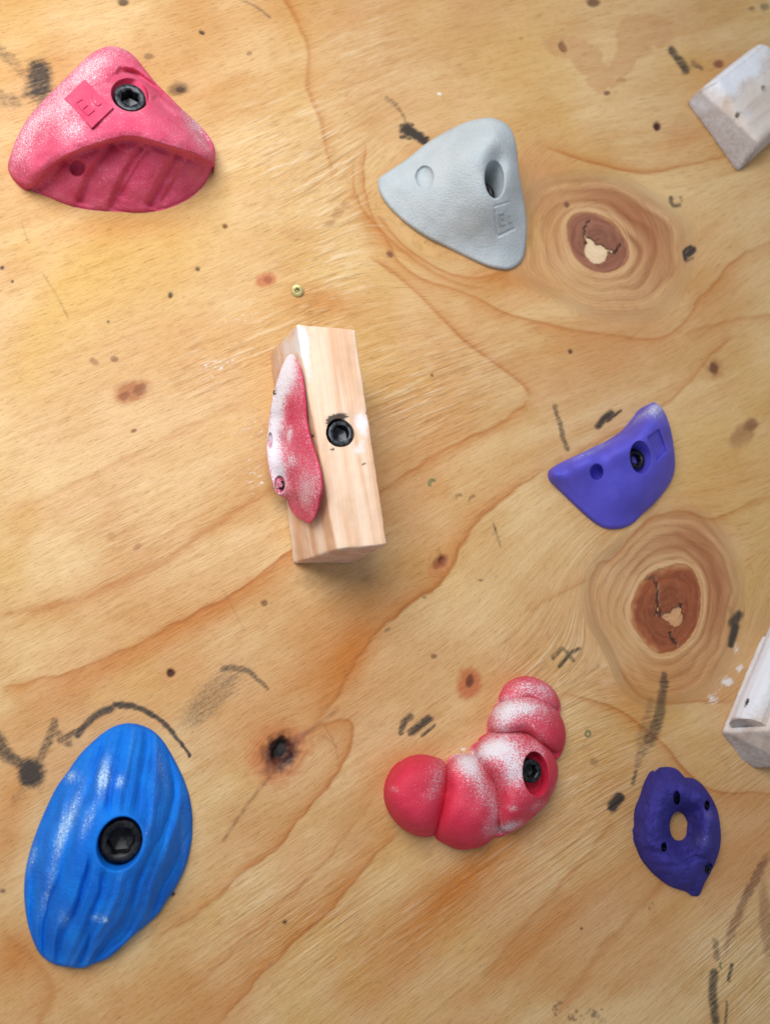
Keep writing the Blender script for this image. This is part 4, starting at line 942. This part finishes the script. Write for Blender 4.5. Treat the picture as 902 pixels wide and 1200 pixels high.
def prism(name, ring0, ring1, mat, parent, bevel=0.0012, hole=None, chalkf=None, sootf=None, seg=26):
    """a timber between two matching end polygons, edges eased; hole = (centre, radius, depth) bored square to the wall"""
    n = len(ring0); bm = bmesh.new()
    rows = []
    for q in (0.0, 1.0): rows.append([bm.verts.new(Vector(a) * (1 - q) + Vector(b) * q) for a, b in zip(ring0, ring1)])
    bm.faces.new(rows[0]); bm.faces.new(rows[1][::-1])
    for i in range(n): bm.faces.new((rows[0][i], rows[1][i], rows[1][(i + 1) % n], rows[0][(i + 1) % n]))
    bmesh.ops.recalc_face_normals(bm, faces=bm.faces)
    bmesh.ops.bevel(bm, geom=list(bm.edges), offset=bevel, segments=3, profile=0.6, affect='EDGES')
    me = bpy.data.meshes.new(name); bm.to_mesh(me); bm.free()
    if hole:
        c, r, dep = hole
        bm = bmesh.new()
        bmesh.ops.create_cone(bm, cap_ends=True, segments=40, radius1=r, radius2=r, depth=0.2, matrix=Matrix.Translation((c[0], c[1] + dep - 0.1, c[2])) @ Matrix.Rotation(math.pi / 2, 4, 'X'))
        cm = bpy.data.meshes.new('cutter'); bm.to_mesh(cm); bm.free()
        oa = bpy.data.objects.new('work', me); ob = bpy.data.objects.new('cutter', cm); COL.objects.link(oa); COL.objects.link(ob)
        md = oa.modifiers.new('cut', 'BOOLEAN'); md.object = ob; md.operation = 'DIFFERENCE'; md.solver = 'EXACT'
        me2 = bpy.data.meshes.new_from_object(oa.evaluated_get(bpy.context.evaluated_depsgraph_get()))
        bpy.data.objects.remove(oa); bpy.data.objects.remove(ob); bpy.data.meshes.remove(me); bpy.data.meshes.remove(cm)
        me = me2; me.name = name
    # slice finely so dust and soot can vary over the faces
    bm = bmesh.new(); bm.from_mesh(me)
    c0 = sum((Vector(a) for a in ring0), Vector()) / n; c1 = sum((Vector(a) for a in ring1), Vector()) / n
    ax = (c1 - c0).normalized(); L = (c1 - c0).length
    cr = ax.cross(Vector((0, 1, 0))).normalized()
    co = [v.co.copy() for v in bm.verts]
    for d_, stp in ((ax, 0.0016), (cr, 0.0012), (Vector((0, 1, 0)), 0.002)):
        ts = [(v.co - c0).dot(d_) for v in bm.verts]; lo, hi = min(ts), max(ts)
        for p in np.arange(lo + stp, hi - stp * .3, stp):
            bmesh.ops.bisect_plane(bm, geom=list(bm.verts) + list(bm.edges) + list(bm.faces), plane_co=c0 + d_ * float(p), plane_no=d_)
    for f in bm.faces: f.smooth = True
    for e in bm.edges:
        if len(e.link_faces) == 2 and e.calc_face_angle(0) > 0.6: e.smooth = False
    for v in bm.verts:
        v.co += mnoise.noise_vector(v.co * 70) * 0.0005 + mnoise.noise_vector(v.co * 230) * 0.00025
    bm.to_mesh(me); bm.free()
    co = np.array([v.co[:] for v in me.vertices]); rel = co - np.array(c0)
    attr(me, 'grain', 'FLOAT_VECTOR', np.stack([rel @ np.array(ax), rel @ np.array(cr), rel[:, 1]], -1))
    x, y = proj(co)
    al = rel @ np.array(ax); attr(me, 'endgrain_shade', 'FLOAT', 1 - sstep(0.0004, 0.0016, al))
    attr(me, 'chalk', 'FLOAT', chalkf(x, y) if chalkf else np.zeros(len(co)))
    attr(me, 'soot', 'FLOAT', sootf(x, y) if sootf else np.zeros(len(co)))
    return link(name, me, mat, parent)


M_PINE = pine('sanded_pine', c4(234, 206, 180), c4(216, 170, 134), (0.78, 0.77, 0.80, 1), 0.35, 0.75, 0.16)
M_WORN = pine('chalky_worn_timber', c4(216, 204, 194), c4(200, 184, 172), (0.78, 0.81, 0.88, 1), 0.15, 0.7, 0.28, (0.44, 0.40, 0.39, 1), 0.85)
HB = 0.060
bA, bD, bB, bC = wp(343, 661), wp(416, 659), wp(395, 644.5, HB), wp(453.5, 638.5, HB)
tA, tB, tC = wp(316, 412), wp(347.5, 379.5, HB), wp(416.5, 385.5, HB)
tD = bD + (tA - bA) * 0.5 + (tC - bC) * 0.5
t = thing('timber_block', 'upright pale pine block with one bolt and a crimson sliver on its side', 'wooden block', wp(380, 540), 'wooden holds bolted to the plywood')
hc = wp(398.5, 507.5, HB)
ch_b = lambda x, y: blobs(x, y, [(352, 400, 10, 24, -10, .75), (362, 440, 7, 50, -6, .5), (335, 410, 14, 18, 0, .5), (345, 630, 8, 40, -6, .3), (425, 500, 11, 26, -8, .7), (418, 528, 12, 9, -20, .55), (325, 430, 8, 20, 0, .3), (380, 600, 14, 30, 0, .12)])
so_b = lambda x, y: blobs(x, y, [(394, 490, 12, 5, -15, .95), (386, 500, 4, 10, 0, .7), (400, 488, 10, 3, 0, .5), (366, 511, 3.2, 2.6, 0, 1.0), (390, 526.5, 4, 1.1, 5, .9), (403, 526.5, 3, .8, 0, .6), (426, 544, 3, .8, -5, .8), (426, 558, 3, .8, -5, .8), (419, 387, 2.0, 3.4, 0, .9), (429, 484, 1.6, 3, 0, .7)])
prism('timber', [bA, bB, bC, bD], [tA, tB, tC, tD], M_PINE, t, 0.0018, (hc, 16.6 * mpp(398, 507, HB), 0.012), ch_b, so_b)
cap_bolt(t, 399.5, 507.5, HB * 1000 - 0.9, 15.0, M_BOLT_W, hexf=0.62, spin=0.2)

# --- crimson sliver screwed to the block's slanted side
Z = lambda p: zoomed(p, 300, 400, 90 / 491)
sl_out = Z([(205, 90), (235, 85), (262, 108), (280, 160), (292, 230), (301, 300), (306, 380), (311, 460), (321, 540), (341, 620), (366, 700), (391, 770), (406, 850), (413, 930), (405, 1000), (390, 1080), (370, 1132), (340, 1163), (300, 1147), (250, 1112), (214, 1060), (194, 1010), (150, 985), (118, 950), (105, 900),
            (88, 850), (78, 790), (69, 700), (73, 620), (80, 540), (90, 450), (104, 370), (120, 300), (145, 220), (173, 140)])
pa = np.array([316, 412.]); pb = np.array([343, 661.])


def slant(x, y):
    """height of the slanted side of the block under a photo pixel, from its own plane"""
    n_ = (tB - tA).cross(bA - tA).normalized(); q0 = unproj(x, y, 0.0); q1 = unproj(x, y, 0.05)
    n_ = np.array(n_); a0 = (q0 - np.array(tA)) @ n_; a1 = (q1 - np.array(tA)) @ n_
    return 50.0 * a0 / (a0 - a1)


sl_c = Z([(220, 110), (285, 180), (305, 330), (318, 500), (350, 640), (395, 780), (412, 900), (400, 1020), (350, 1160), (260, 1110), (205, 1040)])
ctrl = [(x, y, float(slant(np.array(x), np.array(y))) + 1.0) for x, y in sl_c]
ctrl += Z([(120, 300, 30), (90, 450, 24), (69, 700, 22), (78, 790, 22), (105, 900, 24), (150, 985, 22), (173, 140, 38)])
for (zx, zy, up_) in ((215, 250, 10), (190, 400, 15), (180, 560, 19), (200, 700, 20), (230, 820, 18), (290, 880, 13), (330, 1000, 9), (250, 960, 14), (255, 400, 9), (270, 600, 9), (150, 650, 22), (140, 480, 21), (290, 1080, 6), (160, 880, 20)):
    x, y = Z([(zx, zy)])[0]; ctrl.append((x, y, float(slant(np.array(x), np.array(y))) + up_))
sl_t = TPS(ctrl, reg=0.02)


def h_sl(x, y):
    h = sl_t(x, y) + 0.8 * (fbm(x / 12, y / 12, 3, 2) - .5)
    for (zx, zy, rx, ry, dp) in ((152, 917, 6.4, 10.6, 11), (92, 635, 2.8, 10.0, 4), (118, 325, 2.6, 8.5, 3)):
        e = np.hypot((x - 300 - zx * .1833) / rx, (y - 400 - zy * .1833) / ry)
        h = h - dp * (1 - sstep(0.7, 1.05, e))
    return h


ch_sl = lambda x, y: 0.34 + blobs(x, y, [(334, 440, 12, 30, 5, .75), (322, 490, 9, 34, 6, .75), (320, 530, 9, 28, 0, .5), (340, 420, 6, 12, 0, .4), (327, 560, 9, 22, 0, .5), (360, 575, 10, 18, 0, .36), (342, 540, 6, 8, 0, .35), (340, 508, 3, 9, 8, .4), (340, 480, 10, 26, 0, -.15), (335, 505, 6, 16, 0, .16), (342, 600, 10, 8, 0, -.1)])
t = thing('sliver_hold', 'slim crimson chalk-dusted hold screwed to the slanted side of the pine block', 'climbing hold', wp(343, 520, 0.03))
inw = -np.array((tB - tA).cross(bA - tA).normalized())
if inw[0] < 0: inw = -inw
link('body', relief(sl_out, (335, 515), h_sl, 130, 560, edge=(1.2, 3.0), chalk=ch_sl, skirt=lambda L: inw[None] * (((np.array(tA)[None] - L) @ inw)[:, None] + 0.0008)), M_CRIM, t)
for (zx, zy, rp, off) in ((157.5, 918, 5.2, 2.6), (119, 325, 2.6, 2.6)):
    x, y = 300 + zx * .1833, 400 + zy * .1833
    cap_bolt(t, x, y, float(sl_t(np.array([x]), np.array([y]))[0]) - off, rp, M_BOLT, name='screw', height=5, n=24, tilt=(0, -0.8))

# --- block at the top right
HT = 0.021
t = thing('timber_block', 'whitened timber block with dirty end face, near the top right corner', 'wooden block', wp(870, 150), 'wooden holds bolted to the plywood')
A_, B_, C_, E_, D_ = wp(803, 121), wp(836.5, 94.5, HT), wp(847, 98.5, HT), wp(889.5, 168, HT), wp(862.5, 204.5)
dv = wp(889, 52, HT) - wp(836.5, 94.5, HT)
dv = Vector((dv.x, 0, dv.z)) * 1.06
hc = wp(894.5, 104, HT)
e0 = [A_, A_.lerp(B_, .55) + Vector((-0.001, -0.002, 0.001)), B_, C_, E_, D_]
prism('timber', e0, [p + dv for p in e0], M_WORN, t, 0.0036, (hc, 0.0030, 0.010),
      lambda x, y: blobs(x, y, [(860, 85, 46, 16, -38, .8), (838, 150, 14, 20, 0, .4), (870, 130, 10, 60, -32, .28), (890, 90, 20, 30, 0, .22), (820, 125, 10, 10, 0, .25), (875, 175, 10, 30, -30, .2)]) + 0.05,
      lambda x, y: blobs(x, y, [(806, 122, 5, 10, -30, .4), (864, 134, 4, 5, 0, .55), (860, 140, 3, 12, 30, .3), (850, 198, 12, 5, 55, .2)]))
cap_bolt(t, 893, 106, HT * 1000 - 5, 3.4, M_BOLT, name='screw', height=4, n=24)

# --- block at the right edge
t = thing('timber_block', 'whitened wedge block with a rounded batten, cut off by the right edge', 'wooden block', wp(905, 850), 'wooden holds bolted to the plywood')
A_ = wp(843, 858); P_ = wp(925, 853, 0.042); Q_ = wp(935, 893, 0.030); D_ = wp(884, 902); D0 = wp(868, 893)
a2 = wp(890.5, 745) - A_
e0 = [A_, P_, Q_, D_, D0]
ch_r = lambda x, y: blobs(x, y, [(880, 800, 18, 60, 22, .7), (865, 850, 30, 6, 0, .3), (900, 880, 24, 20, 0, .24), (875, 880, 16, 12, 40, .2), (895, 760, 10, 20, 0, .3)])
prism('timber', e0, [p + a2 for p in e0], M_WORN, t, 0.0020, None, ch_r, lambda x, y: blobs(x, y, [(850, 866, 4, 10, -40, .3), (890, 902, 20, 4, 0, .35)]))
# the batten: a rounded strip lying up the sloping face
nrm = (P_ - A_).cross(a2).normalized()
if nrm.y > 0: nrm = -nrm
acr = (P_ - A_); wl = acr.length; acr = acr.normalized()
s0 = A_ + acr * (wl * 0.16) + a2 * 0.035
arc = [s0 + acr * (wl * 0.50 * (0.5 - 0.5 * math.cos(math.pi * q / 8))) + nrm * (0.0115 * math.sin(math.pi * q / 8) ** 0.75 - (0.001 if q in (0, 8) else 0)) for q in range(9)]
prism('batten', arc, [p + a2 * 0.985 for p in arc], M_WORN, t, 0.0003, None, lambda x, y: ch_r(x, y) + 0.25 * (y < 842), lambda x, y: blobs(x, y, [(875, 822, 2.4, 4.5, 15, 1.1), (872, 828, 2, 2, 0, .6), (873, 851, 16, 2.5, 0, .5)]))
